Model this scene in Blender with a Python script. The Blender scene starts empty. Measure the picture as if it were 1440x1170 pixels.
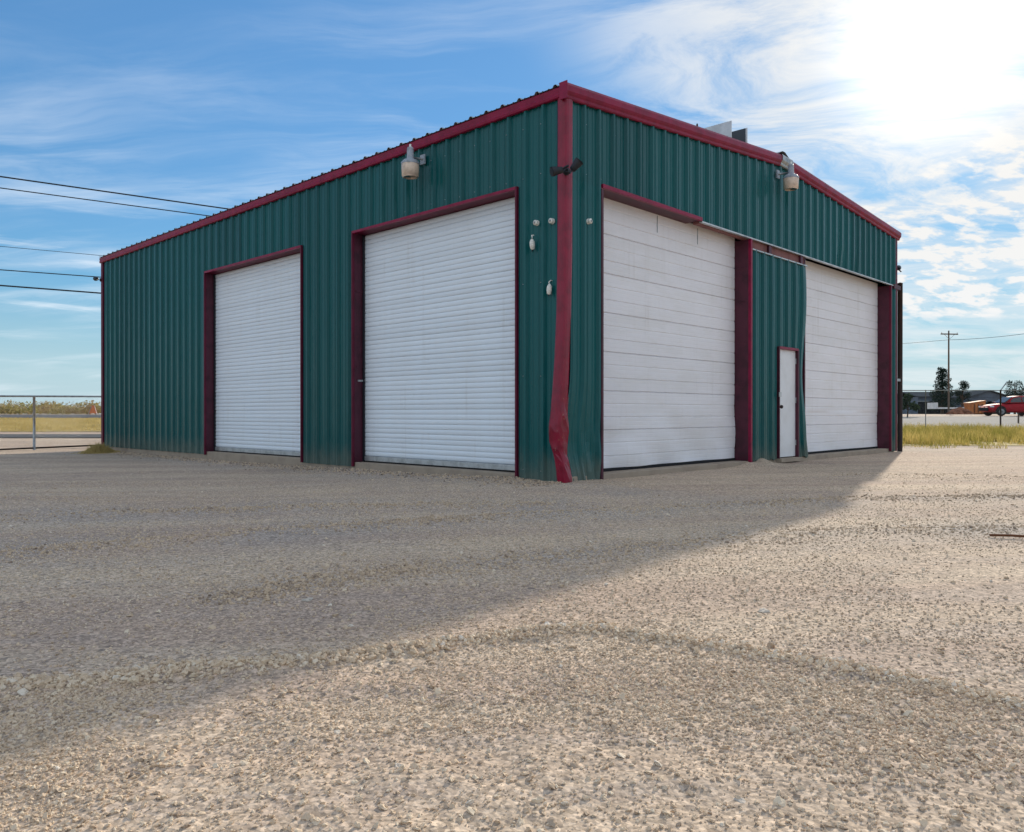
import bpy, math, random
import numpy as np
from mathutils import Vector, Matrix

random.seed(7); RNG = np.random.default_rng(7)
scene = bpy.context.scene
COL = scene.collection
R = math.radians

# ------------------------------------------------------------------ camera
FPX, HOR, EYE = 1122.0, 582.0, 0.87          # focal length in photo pixels, horizon row, eye height
cam_d = bpy.data.cameras.new('camera'); cam = bpy.data.objects.new('camera', cam_d); COL.objects.link(cam)
cam_d.sensor_width = 36.0; cam_d.lens = 36.0 * FPX / 1440.0
cam_d.clip_start = 0.05; cam_d.clip_end = 8000
cam.location = (0, 0, EYE); cam.rotation_euler = (R(90 - 0.153), 0, 0)
scene.camera = cam

# ------------------------------------------------------------------ light
SUN_AZ, SUN_EL = 28.0, 22.5                   # degrees right of the view axis, degrees up
SUN = Vector((math.sin(R(SUN_AZ)) * math.cos(R(SUN_EL)), math.cos(R(SUN_AZ)) * math.cos(R(SUN_EL)), math.sin(R(SUN_EL))))
scene.view_settings.view_transform = 'Standard'
scene.view_settings.look = 'None'
scene.view_settings.exposure = 1.14
scene.view_settings.gamma = 1.0
scene.view_settings.use_curve_mapping = False
cy = scene.cycles
cy.max_bounces = 5; cy.diffuse_bounces = 3; cy.glossy_bounces = 2; cy.transmission_bounces = 2; cy.transparent_max_bounces = 4
cy.caustics_reflective = False; cy.caustics_refractive = False; cy.adaptive_threshold = 0.015; cy.use_denoising = True
sd = bpy.data.lights.new('sun', 'SUN'); sun = bpy.data.objects.new('sun', sd); COL.objects.link(sun)
sd.energy = 2.0; sd.angle = R(0.9); sd.color = (1.0, 0.91, 0.77)
sun.rotation_euler = SUN.to_track_quat('Z', 'Y').to_euler()
sun.location = SUN * 60

class Tree:
    """small node-tree helper: calls make a node, numbers/sockets/tuples feed its inputs"""
    def __init__(s, nt): s.nt = nt; s.n = 0
    def node(s, t, **kw):
        nd = s.nt.nodes.new(t); nd.location = (s.n % 12 * 190, -(s.n // 12) * 220); s.n += 1
        for k, v in kw.items(): setattr(nd, k, v)
        return nd
    def put(s, sock, v):
        if isinstance(v, bpy.types.NodeSocket): s.nt.links.new(v, sock)
        elif v is not None: sock.default_value = v
    def math(s, op, a, b=None, c=None, clamp=False):
        nd = s.node('ShaderNodeMath', operation=op, use_clamp=clamp)
        for i, v in enumerate((a, b, c)): s.put(nd.inputs[i], v)
        return nd.outputs[0]
    def vmath(s, op, a, b=None, out=0):
        nd = s.node('ShaderNodeVectorMath', operation=op)
        s.put(nd.inputs[0], a); s.put(nd.inputs[1], b)
        return nd.outputs['Value'] if out else nd.outputs[0]
    def noise(s, vec, scale, detail=4, rough=.55, dist=0.0, lac=2.0):
        nd = s.node('ShaderNodeTexNoise')
        s.put(nd.inputs['Vector'], vec); nd.inputs['Scale'].default_value = scale
        nd.inputs['Detail'].default_value = detail; nd.inputs['Roughness'].default_value = rough
        nd.inputs['Distortion'].default_value = dist; nd.inputs['Lacunarity'].default_value = lac
        return nd.outputs['Fac']
    def voronoi(s, vec, scale, feature='F1', out='Distance'):
        nd = s.node('ShaderNodeTexVoronoi', feature=feature)
        s.put(nd.inputs['Vector'], vec); nd.inputs['Scale'].default_value = scale
        return nd.outputs[out]
    def step(s, v, a, b):
        nd = s.node('ShaderNodeMapRange', interpolation_type='SMOOTHSTEP')
        s.put(nd.inputs[0], v); nd.inputs[1].default_value = a; nd.inputs[2].default_value = b
        return nd.outputs[0]
    def mix(s, f, a, b, mode='MIX'):
        nd = s.node('ShaderNodeMix', data_type='RGBA', blend_type=mode)
        s.put(nd.inputs[0], f)
        for i, v in ((6, a), (7, b)):
            if isinstance(v, tuple) and len(v) == 3: v = (*v, 1)
            s.put(nd.inputs[i], v)
        return nd.outputs[2]
    def sep(s, v):
        nd = s.node('ShaderNodeSeparateXYZ'); s.put(nd.inputs[0], v); return nd.outputs
    def comb(s, x, y, z=0.0):
        nd = s.node('ShaderNodeCombineXYZ')
        for i, v in enumerate((x, y, z)): s.put(nd.inputs[i], v)
        return nd.outputs[0]
    def mapping(s, v, scale=(1, 1, 1), rot=(0, 0, 0), loc=(0, 0, 0)):
        nd = s.node('ShaderNodeMapping'); s.put(nd.inputs[0], v)
        nd.inputs['Scale'].default_value = scale; nd.inputs['Rotation'].default_value = rot; nd.inputs['Location'].default_value = loc
        return nd.outputs[0]

def build_world():
    w = bpy.data.worlds.new('World'); scene.world = w; w.use_nodes = True
    nt = w.node_tree; nt.nodes.clear(); t = Tree(nt)
    out = t.node('ShaderNodeOutputWorld'); bg = t.node('ShaderNodeBackground')
    nt.links.new(bg.outputs[0], out.inputs[0]); bg.inputs[1].default_value = 0.13
    sky = t.node('ShaderNodeTexSky', sky_type='NISHITA')
    sky.sun_disc = False; sky.sun_elevation = R(SUN_EL); sky.sun_rotation = R(SUN_AZ)
    sky.altitude = 300; sky.air_density = 1.0; sky.dust_density = 0.15; sky.ozone_density = 2.2
    d = t.vmath('NORMALIZE', t.node('ShaderNodeTexCoord').outputs['Generated'])
    x, y, z = t.sep(d)
    zc = t.math('MAXIMUM', z, 0.0)
    den = t.math('ADD', zc, 0.14)
    q = t.comb(t.math('DIVIDE', x, den), t.math('DIVIDE', y, den), 0.0)
    cosS = t.vmath('DOT_PRODUCT', d, tuple(SUN), out=1)
    cosS = t.math('MAXIMUM', cosS, 0.0)
    # high thin cirrus drawn out by the wind, feathered
    warp = t.noise(t.mapping(q, loc=(5.0, 8.0, 0)), 1.1, 3, .5)
    qw = t.vmath('ADD', q, t.comb(t.math('MULTIPLY', warp, .9), t.math('MULTIPLY', warp, -.5)))
    qs = t.mapping(qw, scale=(.6, 2.4, 1), rot=(0, 0, R(38)), loc=(3.1, 1.7, 0))
    ci = t.noise(qs, 1.3, 8, .62, .35)
    patch = t.noise(t.mapping(q, loc=(7.3, 2.2, 0)), 1.0, 2, .5)
    cir = t.math('MULTIPLY', t.step(ci, .42, .74), t.step(patch, .30, .58))
    # milky veil of thin cloud, blue gap left of the sun; out of view added as fill light
    vn = t.noise(t.mapping(qw, scale=(.85, 1.5, 1), rot=(0, 0, R(-35)), loc=(1.2, 5.5, 0)), 2.0, 10, .66, .5)
    gap = t.vmath('DOT_PRODUCT', d, tuple(Vector((-.62, .84, .34)).normalized()), out=1)
    gap = t.math('ADD', gap, t.math('MULTIPLY_ADD', warp, .30, -.15))
    near = t.math('SUBTRACT', 1.0, t.step(gap, .62, .86))
    veil = t.math('MULTIPLY', t.step(vn, .35, .61), near)
    veil = t.math('MULTIPLY', veil, t.math('MULTIPLY_ADD', t.step(z, .08, .30), .6, .4))
    # small broken altocumulus puffs in sheets
    dp = t.math('ADD', zc, .38)
    qp = t.comb(t.math('DIVIDE', x, dp), t.math('DIVIDE', y, dp), 0.0)
    pn = t.noise(t.mapping(qp, scale=(1, 1.5, 1), loc=(2.0, .4, 0)), 15.0, 6, .55, .15)
    pm = t.noise(t.mapping(q, loc=(14.4, 3.1, 0)), 1.6, 4, .6)
    ds = t.vmath('DISTANCE', t.mapping(q, scale=(1, .62, 1)), (1.72, 1.62, 0), out=1)   # one sheet of them, right of the sun's path
    side = t.math('SUBTRACT', 1.0, t.step(t.math('ADD', ds, t.math('MULTIPLY', pm, .9)), .85, 1.35))
    puf = t.math('MULTIPLY', t.step(pn, .44, .60), side)
    puf = t.math('MULTIPLY', puf, t.step(z, .06, .13))
    # long flat cloud bars low over the horizon
    bn = t.noise(t.comb(t.math('MULTIPLY', x, 3.0), t.math('MULTIPLY', z, 24.0), 4.0), 1.6, 6, .58, .35)
    bar = t.math('MULTIPLY', t.step(bn, .54, .70), t.math('MULTIPLY', t.step(z, .03, .09), t.math('SUBTRACT', 1.0, t.step(z, .17, .26))))
    den1 = t.math('ADD', t.math('MULTIPLY', cir, .38), t.math('MULTIPLY', veil, .85))
    den2 = t.math('ADD', t.math('MULTIPLY', puf, .85), t.math('MULTIPLY', bar, .45))
    dens = t.math('ADD', den1, den2, clamp=True)
    sil = t.math('POWER', cosS, 10.0)
    cl = t.mix(sil, (3.5, 3.7, 3.9), (3.05, 3.0, 2.9))
    # clear air: the sky model, its brightest parts dimmed by a tone curve
    skyc = t.mix(1.0, sky.outputs[0], (.44, .68, .80), 'MULTIPLY')
    lum = t.vmath('DOT_PRODUCT', skyc, (.3, .5, .2), out=1)
    roll = t.math('DIVIDE', 1.0, t.math('MULTIPLY_ADD', lum, .32, 1.0))
    sk = t.vmath('SCALE', skyc); t.put(sk.node.inputs['Scale'], roll)
    hz = t.math('SUBTRACT', 1.0, t.step(z, .0, .16))
    sk = t.mix(t.math('MULTIPLY', hz, .8), sk, (1.9, 2.45, 2.85))
    c = t.mix(dens, sk, cl)
    g1 = t.math('MULTIPLY', t.math('POWER', cosS, 70.0), .35)
    g2 = t.math('MULTIPLY', t.math('POWER', cosS, 380.0), 3.5)
    g = t.math('ADD', g1, g2)
    glow = t.vmath('SCALE', (1.0, .955, .87)); t.put(glow.node.inputs['Scale'], g)
    c = t.vmath('ADD', c, glow)
    nt.links.new(c, bg.inputs[0])
build_world()

# ------------------------------------------------------------------ helpers
def link(o, parent=None):
    COL.objects.link(o)
    if parent is not None: o.parent = parent
    return o
def tag(o, label=None, cat=None, group=None, kind=None):
    for k, v in (('label', label), ('category', cat), ('group', group), ('kind', kind)):
        if v: o[k] = v
    return o
def empty(name, loc, rz=0.0, label=None, cat=None, group=None):
    o = bpy.data.objects.new(name, None); o.empty_display_size = .2
    o.location = loc; o.rotation_euler = (0, 0, rz); link(o)
    return tag(o, label, cat, group)
def pydata(name, v, f, mat, parent=None, smooth=False):
    me = bpy.data.meshes.new(name); me.from_pydata([tuple(p) for p in v], [], f); me.update()
    if mat: me.materials.append(mat)
    if smooth: me.polygons.foreach_set('use_smooth', [True] * len(me.polygons))
    return link(bpy.data.objects.new(name, me), parent)
def npmesh(name, V, F, mat, parent=None, smooth=False):
    """fast mesh from arrays; F is (n,3) or (n,4)"""
    me = bpy.data.meshes.new(name); V = np.asarray(V, np.float32); F = np.asarray(F, np.int32); k = F.shape[1]
    me.vertices.add(len(V)); me.vertices.foreach_set('co', V.ravel())
    me.loops.add(F.size); me.loops.foreach_set('vertex_index', F.ravel())
    me.polygons.add(len(F)); me.polygons.foreach_set('loop_start', np.arange(len(F), dtype=np.int32) * k)
    me.polygons.foreach_set('use_smooth', np.full(len(F), smooth))
    me.update(); me.validate()
    if mat: me.materials.append(mat)
    return link(bpy.data.objects.new(name, me), parent)
def dup(o, parent=None):
    c = o.copy(); COL.objects.link(c); c.parent = parent if parent is not None else o.parent
    return c
def dup_tree(o, parent=None):
    c = o.copy(); COL.objects.link(c); c.parent = parent
    for ch in list(o.children): dup_tree(ch, c)
    return c

class MB:
    """collects boxes, tubes, lathes and prisms into one mesh"""
    def __init__(s): s.v = []; s.f = []
    def add(s, v, f):
        b = len(s.v); s.v += [tuple(p) for p in v]; s.f += [tuple(i + b for i in q) for q in f]; return s
    def box(s, x0, x1, y0, y1, z0, z1):
        return s.add([(x0,y0,z0),(x1,y0,z0),(x1,y1,z0),(x0,y1,z0),(x0,y0,z1),(x1,y0,z1),(x1,y1,z1),(x0,y1,z1)],
                     [(3,2,1,0),(4,5,6,7),(0,1,5,4),(1,2,6,5),(2,3,7,6),(3,0,4,7)])
    def tube(s, pts, r, n=8, cap=True):
        pts = [Vector(p) for p in pts]; rr = r if isinstance(r, (list, tuple)) else [r] * len(pts)
        v = []; f = []
        for i, p in enumerate(pts):
            tdir = (pts[min(i + 1, len(pts) - 1)] - pts[max(i - 1, 0)]).normalized()
            a = tdir.orthogonal().normalized() if abs(tdir.z) > .95 else tdir.cross(Vector((0, 0, 1))).normalized()
            b = tdir.cross(a)
            for k in range(n):
                th = 2 * math.pi * k / n
                v.append(p + a * math.cos(th) * rr[i] + b * math.sin(th) * rr[i])
        for i in range(len(pts) - 1):
            for k in range(n):
                k2 = (k + 1) % n
                f.append((i*n+k, i*n+k2, (i+1)*n+k2, (i+1)*n+k))
        if cap:
            f.append(tuple(range(n))); f.append(tuple(reversed(range((len(pts)-1)*n, len(pts)*n))))
        return s.add(v, f)
    def lathe(s, prof, c=(0, 0, 0), n=20, axis='z'):
        v = []; f = []
        for (r, h) in prof:
            for k in range(n):
                th = 2 * math.pi * k / n; a, b = r * math.cos(th), r * math.sin(th)
                p = (a, b, h) if axis == 'z' else ((h, a, b) if axis == 'x' else (a, h, b))
                v.append((c[0] + p[0], c[1] + p[1], c[2] + p[2]))
        for i in range(len(prof) - 1):
            for k in range(n):
                k2 = (k + 1) % n
                f.append((i*n+k, i*n+k2, (i+1)*n+k2, (i+1)*n+k))
        f.append(tuple(range(n))); f.append(tuple(reversed(range((len(prof)-1)*n, len(prof)*n))))
        return s.add(v, f)
    def prism(s, poly, ax, a0, a1):
        """poly of 2-D points in the two other axes, extruded along axis ax"""
        def P(p, a): return {'x': (a, p[0], p[1]), 'y': (p[0], a, p[1]), 'z': (p[0], p[1], a)}[ax]
        n = len(poly); v = [P(p, a0) for p in poly] + [P(p, a1) for p in poly]
        f = [tuple(range(n)), tuple(reversed(range(n, 2*n)))] + [(i, (i+1) % n, (i+1) % n + n, i + n) for i in range(n)]
        return s.add(v, f)
    def sweep(s, prof, p0, p1, up=(0, 0, 1), closed=False):
        """open or closed profile of (out, up) offsets carried from p0 to p1; 'out' is right of travel"""
        p0, p1 = Vector(p0), Vector(p1); d = (p1 - p0).normalized(); up = Vector(up)
        o = d.cross(up).normalized(); n = len(prof)
        v = [p + o * a + up * b for p in (p0, p1) for a, b in prof]
        f = [(i, i+1, i+1+n, i+n) for i in range(n - 1)]
        if closed: f += [(n-1, 0, n, 2*n-1), tuple(range(n)), tuple(reversed(range(n, 2*n)))]
        return s.add(v, f)
    def build(s, name, mat, parent=None, smooth=False, bevel=0.0):
        o = pydata(name, s.v, s.f, mat, parent, smooth)
        if bevel:
            m = o.modifiers.new('bevel', 'BEVEL'); m.width = bevel; m.segments = 2; m.limit_method = 'ANGLE'
        return o

# ------------------------------------------------------------------ materials
def material(name, col, rough=.6, spec=.5, metal=0.0, var=0.0, vscale=3.0, col2=None, bump=0.0, bscale=40.0,
             rand=0.0, aniso=(1, 1, 1), v0=.40, v1=.66, coord='Object'):
    m = bpy.data.materials.new(name); m.use_nodes = True; t = Tree(m.node_tree)
    b = m.node_tree.nodes['Principled BSDF']
    b.inputs['Roughness'].default_value = rough; b.inputs['Metallic'].default_value = metal
    b.inputs['Specular IOR Level'].default_value = spec
    c = (*col, 1); b.inputs['Base Color'].default_value = c
    tc = None
    if var or bump: tc = t.mapping(t.node('ShaderNodeTexCoord').outputs[coord], scale=aniso)
    src = None
    if var:
        n = t.noise(tc, vscale, 6, .62)
        other = col2 if col2 else tuple(min(1, k * (1 - var)) for k in col)
        src = t.mix(t.math('MULTIPLY', t.step(n, v0, v1), var if col2 else 1.0), tuple(col), other)
    if rand:
        rnd = t.node('ShaderNodeObjectInfo').outputs['Random']
        k = t.math('MULTIPLY_ADD', rnd, 2 * rand, 1 - rand)
        hv = t.node('ShaderNodeHueSaturation'); t.put(hv.inputs['Value'], k); t.put(hv.inputs['Color'], src if src else c)
        src = hv.outputs[0]
    if src: t.put(b.inputs['Base Color'], src)
    if bump:
        n = t.noise(tc, bscale, 4, .6)
        bp = t.node('ShaderNodeBump'); bp.inputs['Strength'].default_value = 1.0; bp.inputs['Distance'].default_value = bump
        t.put(bp.inputs['Height'], n); t.put(b.inputs['Normal'], bp.outputs[0])
    return m

def grime(m, amt, col=(.42, .36, .29), zs=.25):
    """thin rain streaks and dust over an enamel; shape follows the noise, not the light"""
    t = Tree(m.node_tree); b = m.node_tree.nodes['Principled BSDF']; sock = b.inputs['Base Color']
    src = sock.links[0].from_socket
    pos = t.node('ShaderNodeNewGeometry').outputs['Position']
    n1 = t.noise(t.mapping(pos, scale=(9, 9, zs)), 1.0, 6, .7); n2 = t.noise(t.mapping(pos, scale=(1, 1, 1)), 1.7, 5, .65)
    f = t.math('MULTIPLY', t.math('MULTIPLY', t.step(n1, .48, .80), t.step(n2, .38, .66)), amt)
    sp = t.noise(pos, 26, 3, .6)
    f = t.math('ADD', f, t.math('MULTIPLY', t.step(sp, .70, .80), amt * .5), clamp=True)
    t.put(sock, t.mix(f, src, col))
def wall_paint():
    """teal-green baked paint with faint chalky streaks and dust thrown up along the base"""
    m = bpy.data.materials.new('green_panel_paint'); m.use_nodes = True; t = Tree(m.node_tree)
    b = m.node_tree.nodes['Principled BSDF']
    b.inputs['Roughness'].default_value = .36; b.inputs['Specular IOR Level'].default_value = .27
    oc = t.node('ShaderNodeTexCoord').outputs['Object']
    st = t.noise(t.mapping(oc, scale=(6, 6, .35)), 1.0, 6, .65)
    c = t.mix(t.math('MULTIPLY', t.step(st, .45, .75), .35), (.0035, .088, .089), (.007, .112, .114))
    zz = t.sep(oc)[2]
    dn = t.noise(t.mapping(oc, scale=(1, 1, .6)), 5.0, 6, .7)
    dz = t.math('SUBTRACT', 1.0, t.step(t.math('ADD', zz, t.math('MULTIPLY', dn, -.55)), -.28, .18))
    c = t.mix(t.math('MULTIPLY', dz, .34), c, (.26, .21, .155))
    rnd = t.node('ShaderNodeObjectInfo').outputs['Random']
    hv = t.node('ShaderNodeHueSaturation'); t.put(hv.inputs['Value'], t.math('MULTIPLY_ADD', rnd, .26, .88)); t.put(hv.inputs['Color'], c)
    t.put(b.inputs['Base Color'], hv.outputs[0])
    n = t.noise(t.mapping(oc, scale=(1, 1, .45)), 2.2, 3, .5)
    bp = t.node('ShaderNodeBump'); bp.inputs['Strength'].default_value = .7; bp.inputs['Distance'].default_value = .03
    t.put(bp.inputs['Height'], n); t.put(b.inputs['Normal'], bp.outputs[0])
    t.put(b.inputs['Roughness'], t.math('MULTIPLY_ADD', st, .20, .18))
    return m

def leafmat(name, col, col2, vscale, thru=.45, var=1.0):
    m = bpy.data.materials.new(name); m.use_nodes = True; nt = m.node_tree; nt.nodes.clear(); t = Tree(nt)
    out = t.node('ShaderNodeOutputMaterial'); df = t.node('ShaderNodeBsdfDiffuse'); tr = t.node('ShaderNodeBsdfTranslucent'); mx = t.node('ShaderNodeMixShader')
    n = t.noise(t.node('ShaderNodeTexCoord').outputs['Object'], vscale, 5, .65)
    c = t.mix(t.math('MULTIPLY', t.step(n, .38, .64), var), col, col2)
    t.put(df.inputs[0], c); t.put(tr.inputs[0], c); mx.inputs[0].default_value = thru
    nt.links.new(df.outputs[0], mx.inputs[1]); nt.links.new(tr.outputs[0], mx.inputs[2]); nt.links.new(mx.outputs[0], out.inputs[0])
    return m
M = {}
M['green'] = wall_paint()
M['maroon'] = material('crimson_trim_paint', (.27, .007, .048), .42, .25, var=.3, vscale=5, bump=.004, bscale=6)
M['bare_maroon'] = material('scraped_crimson_paint', (.27, .006, .032), .28, .4, var=.3, vscale=5, bump=.006, bscale=5)
def scrape(m):
    """paint knocked off to primer and rust where vehicles have hit the corner"""
    t = Tree(m.node_tree); b = m.node_tree.nodes['Principled BSDF']; sock = b.inputs['Base Color']; src = sock.links[0].from_socket
    oc = t.node('ShaderNodeTexCoord').outputs['Object']; z = t.sep(oc)[2]
    n = t.noise(t.mapping(oc, scale=(1, 1, .30)), 24, 7, .75, .6)
    k = t.math('MULTIPLY', t.step(z, .02, .25), t.math('SUBTRACT', 1.0, t.step(z, .95, 1.45)))
    f = t.math('MULTIPLY', t.step(t.math('MULTIPLY_ADD', k, .08, n), .70, .75), k)
    n2 = t.noise(oc, 40, 3, .6)
    t.put(sock, t.mix(f, src, t.mix(t.step(n2, .45, .6), (.40, .20, .09), (.50, .36, .30))))
scrape(M['bare_maroon'])
M['dark_trim'] = material('dark_maroon_trim', (.13, .008, .030), .5, .25, var=.3, vscale=4)
M['jamb'] = material('shaded_jamb_paint', (.085, .013, .030), .5, .4, var=.4, vscale=4)  # maroon trim paint with the shade of the recesses put into its colour
M['girt'] = material('primer_steel', (.26, .115, .105), .7, .2, var=.3, vscale=4)
M['white_slat'] = material('white_slat_enamel', (.82, .875, .93), .42, .4, var=.3, vscale=1.4, col2=(.74, .745, .75), rand=.035, aniso=(1, 1, 4))
M['white_panel'] = material('white_panel_enamel', (.86, .835, .85), .45, .4, var=.35, vscale=1.3, col2=(.74, .71, .68), rand=.03, aniso=(1, 1, 3), bump=.006, bscale=1.5)
grime(M['white_slat'], .35); grime(M['white_panel'], .26)
M['white_door'] = material('white_door_paint', (.80, .80, .81), .4, .4, var=.3, vscale=2, col2=(.6, .57, .54), bump=.003, bscale=2)
M['alu'] = material('mill_aluminium', (.55, .56, .56), .45, .5, .6, var=.3, vscale=6)
M['rubber'] = material('black_rubber', (.02, .02, .022), .8, .2)
M['fence_grey'] = material('weathered_fence_zinc', (.22, .23, .23), .8, .2, var=.3, vscale=6)
M['galv'] = material('galvanised_steel', (.42, .44, .45), .45, .5, .7, var=.35, vscale=8)
M['roof'] = material('galvalume_roof', (.36, .37, .36), .5, .5, .5, var=.4, vscale=1.5)
M['concrete'] = material('concrete', (.40, .325, .25), .9, .1, var=.6, vscale=3, col2=(.30, .24, .19), bump=.01, bscale=30)
M['black'] = material('black_housing', (.014, .016, .022), .5, .4)
M['lens'] = material('lamp_lens_plastic', (.78, .60, .46), .35, .5, var=.3, vscale=12)
M['cap'] = material('lamp_cap_grey', (.36, .39, .43), .5, .4, var=.3, vscale=12)
M['porcelain'] = material('cream_porcelain', (.90, .87, .78), .3, .5, var=.3, vscale=30)
M['pipe'] = material('rusty_pipe_steel', (.035, .026, .024), .7, .2, var=.5, vscale=5, col2=(.07, .038, .028))
M['rust'] = material('rusted_steel', (.16, .065, .03), .85, .2, var=.6, vscale=12, col2=(.07, .035, .02), bump=.006)
M['wood'] = material('weathered_pole_wood', (.16, .115, .085), .9, .1, var=.5, vscale=4, aniso=(4, 4, .5))
M['cable'] = material('cable_black', (.025, .03, .035), .6, .3)
M['asphalt'] = material('asphalt', (.085, .083, .082), .9, .2, var=.4, vscale=.8, col2=(.13, .125, .12))
M['paleroad'] = material('pale_concrete_road', (.25, .235, .215), .9, .1, var=.4, vscale=.5, col2=(.20, .185, .17))
M['paint_line'] = material('road_paint', (.72, .70, .62), .7, .2, var=.3)
M['vent_white'] = material('vent_white_sheet', (.72, .73, .76), .5, .4, var=.2, vscale=3)
M['vent_shade'] = material('vent_throat_shade', (.05, .06, .075), .6, .3)  # shade inside the open throat, painted as a dark tone
M['leaf_pine'] = leafmat('pine_needles', (.030, .050, .036), (.020, .036, .030), 1.2, .15)
M['leaf_green'] = leafmat('broadleaf', (.050, .075, .040), (.035, .055, .030), 1.5, .2)
M['bark'] = material('bark', (.10, .07, .05), .95, .1, var=.4, vscale=8)
M['brush'] = leafmat('mesquite_brush', (.37, .33, .12), (.37, .25, .13), .5)
M['drygrass'] = leafmat('dry_grass', (.58, .45, .19), (.46, .35, .13), .6)
M['weeds'] = leafmat('verge_weeds', (.26, .24, .05), (.60, .45, .16), 1.1)
M['fieldsoil'] = material('dry_field_soil', (.52, .41, .18), .95, .1, var=.6, vscale=.4, col2=(.44, .34, .17))
M['shed'] = material('shed_blue_grey_metal', (.12, .15, .19), .6, .3, var=.3, vscale=.5)
M['shed2'] = material('shed_pale_metal', (.34, .36, .37), .6, .3, var=.3, vscale=.5)
M['shedroof'] = material('shed_roof_dark', (.07, .08, .09), .95, .0)
M['dark'] = material('dark_opening', (.015, .017, .02), .8, .2)
M['carpaint'] = material('red_car_paint', (.36, .010, .020), .6, .2)
M['glass'] = material('dark_car_glass', (.02, .025, .03), .08, .8)
M['chrome'] = material('wheel_alloy', (.25, .25, .26), .5, .3, .3)
M['lampglass'] = material('headlamp_glass', (.75, .77, .8), .15, .6)
M['orange'] = material('faded_orange_paint', (.50, .18, .055), .7, .3, var=.4, vscale=1.5)
M['rubble'] = material('reddish_rubble', (.33, .15, .09), .95, .1, var=.6, vscale=2)
M['whitepaint'] = material('white_paint', (.75, .75, .74), .5, .4, var=.2)
M['signorange'] = material('sign_orange', (.75, .22, .08), .6, .3)
M['palestone'] = material('pale_limestone', (.60, .52, .43), .9, .2, var=.3, vscale=40, bump=.004, bscale=60)

# ------------------------------------------------------------------ terrain
D0 = EYE * FPX / (681 - HOR)
CORNER = ((795 - 720) / FPX * D0, D0)
UL = np.array([-1167., 1122.]); UL /= np.linalg.norm(UL); UR = np.array([UL[1], -UL[0]])
ANG = math.atan2(UR[1], UR[0])
LWL_ = 15.6
def pxX(px, Y): return (px - 720.0) / FPX * Y
def ground_px(px, py):
    """where the yard shows at a photo pixel (gently sloped near the camera)"""
    k = FPX / (py - HOR); Y = (EYE + .16) * k / (1 + .02 * k)
    if Y > 8: Y = EYE * k
    return pxX(px, Y), Y

def lattice(seed):
    g = np.random.default_rng(seed).random((257, 257)).astype(np.float32); g[256] = g[0]; g[:, 256] = g[:, 0]
    def f(x, y):
        xi = np.floor(x).astype(np.int64); yi = np.floor(y).astype(np.int64)
        fx = (x - xi); fy = (y - yi); fx = fx*fx*(3-2*fx); fy = fy*fy*(3-2*fy)
        xi &= 255; yi &= 255
        return (g[xi, yi]*(1-fx)*(1-fy) + g[xi+1, yi]*fx*(1-fy) + g[xi, yi+1]*(1-fx)*fy + g[xi+1, yi+1]*fx*fy)
    return f
LN = [lattice(100 + i) for i in range(6)]
def vnoise(x, y, s, k): return LN[k](x / s + 31.7 * k, y / s + 17.3 * k) - .5
def sstep(v, a, b):
    u = np.clip((v - a) / (b - a), 0, 1); return u * u * (3 - 2 * u)

RIDGES = {   # loose-gravel windrows, read off the photograph and laid on the yard
 'A': ([(-220,968),(0,962),(120,958),(250,945),(400,932),(550,918),(700,897),(835,886),(960,905),(1080,925),(1200,948),(1330,972),(1440,1000),(1700,1090)], .021, .060),
 'B': ([(-150,790),(60,770),(300,752),(500,737),(720,722),(960,712),(1200,700),(1440,697),(1700,696)], .013, .12),
 'C': ([(330,838),(450,814),(580,800),(720,786),(850,775),(1000,760),(1100,756)], .010, .08),
 'D': ([(1090,752),(1220,745),(1340,744),(1500,744)], .014, .09),
 'E': ([(-100,735),(150,722),(420,712),(640,708),(760,706)], .009, .14),
 'F': ([(1200,669),(1320,668),(1440,672),(1600,676)], .020, .10)}
RW = {k: (np.array([ground_px(*p) for p in v[0]]), v[1], v[2]) for k, v in RIDGES.items()}
def polydist(x, y, P):
    best = np.full(x.shape, 1e9, np.float32)
    for (a, b) in zip(P[:-1], P[1:]):
        d = b - a; t = np.clip(((x - a[0]) * d[0] + (y - a[1]) * d[1]) / (d @ d), 0, 1)
        best = np.minimum(best, np.hypot(x - a[0] - t * d[0], y - a[1] - t * d[1]))
    return best
RAMP_Y = np.array([0, 29, 34, 40, 50, 58, 66, 75, 90, 130, 9000.]); RAMP_Z = np.array([0, 0, .055, .19, .37, .52, .68, .80, .83, .84, .84])
def base_z(x, y):
    x = np.asarray(x, np.float64); y = np.asarray(y, np.float64)
    z = np.interp(y, RAMP_Y, RAMP_Z) - .02 * np.clip(8 - y, 0, 12)
    z = z - .07 * sstep(-x, .3, 5.5) * sstep(y, 7, 10.5) * (1 - sstep(y, 22, 27))
    return z
def loose(x, y):
    """1 inside the loose gravel bank of the foreground"""
    P = RW['A'][0]; ya = np.interp(x, P[:, 0], P[:, 1])
    return sstep(ya - y, -.03, .10)
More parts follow.
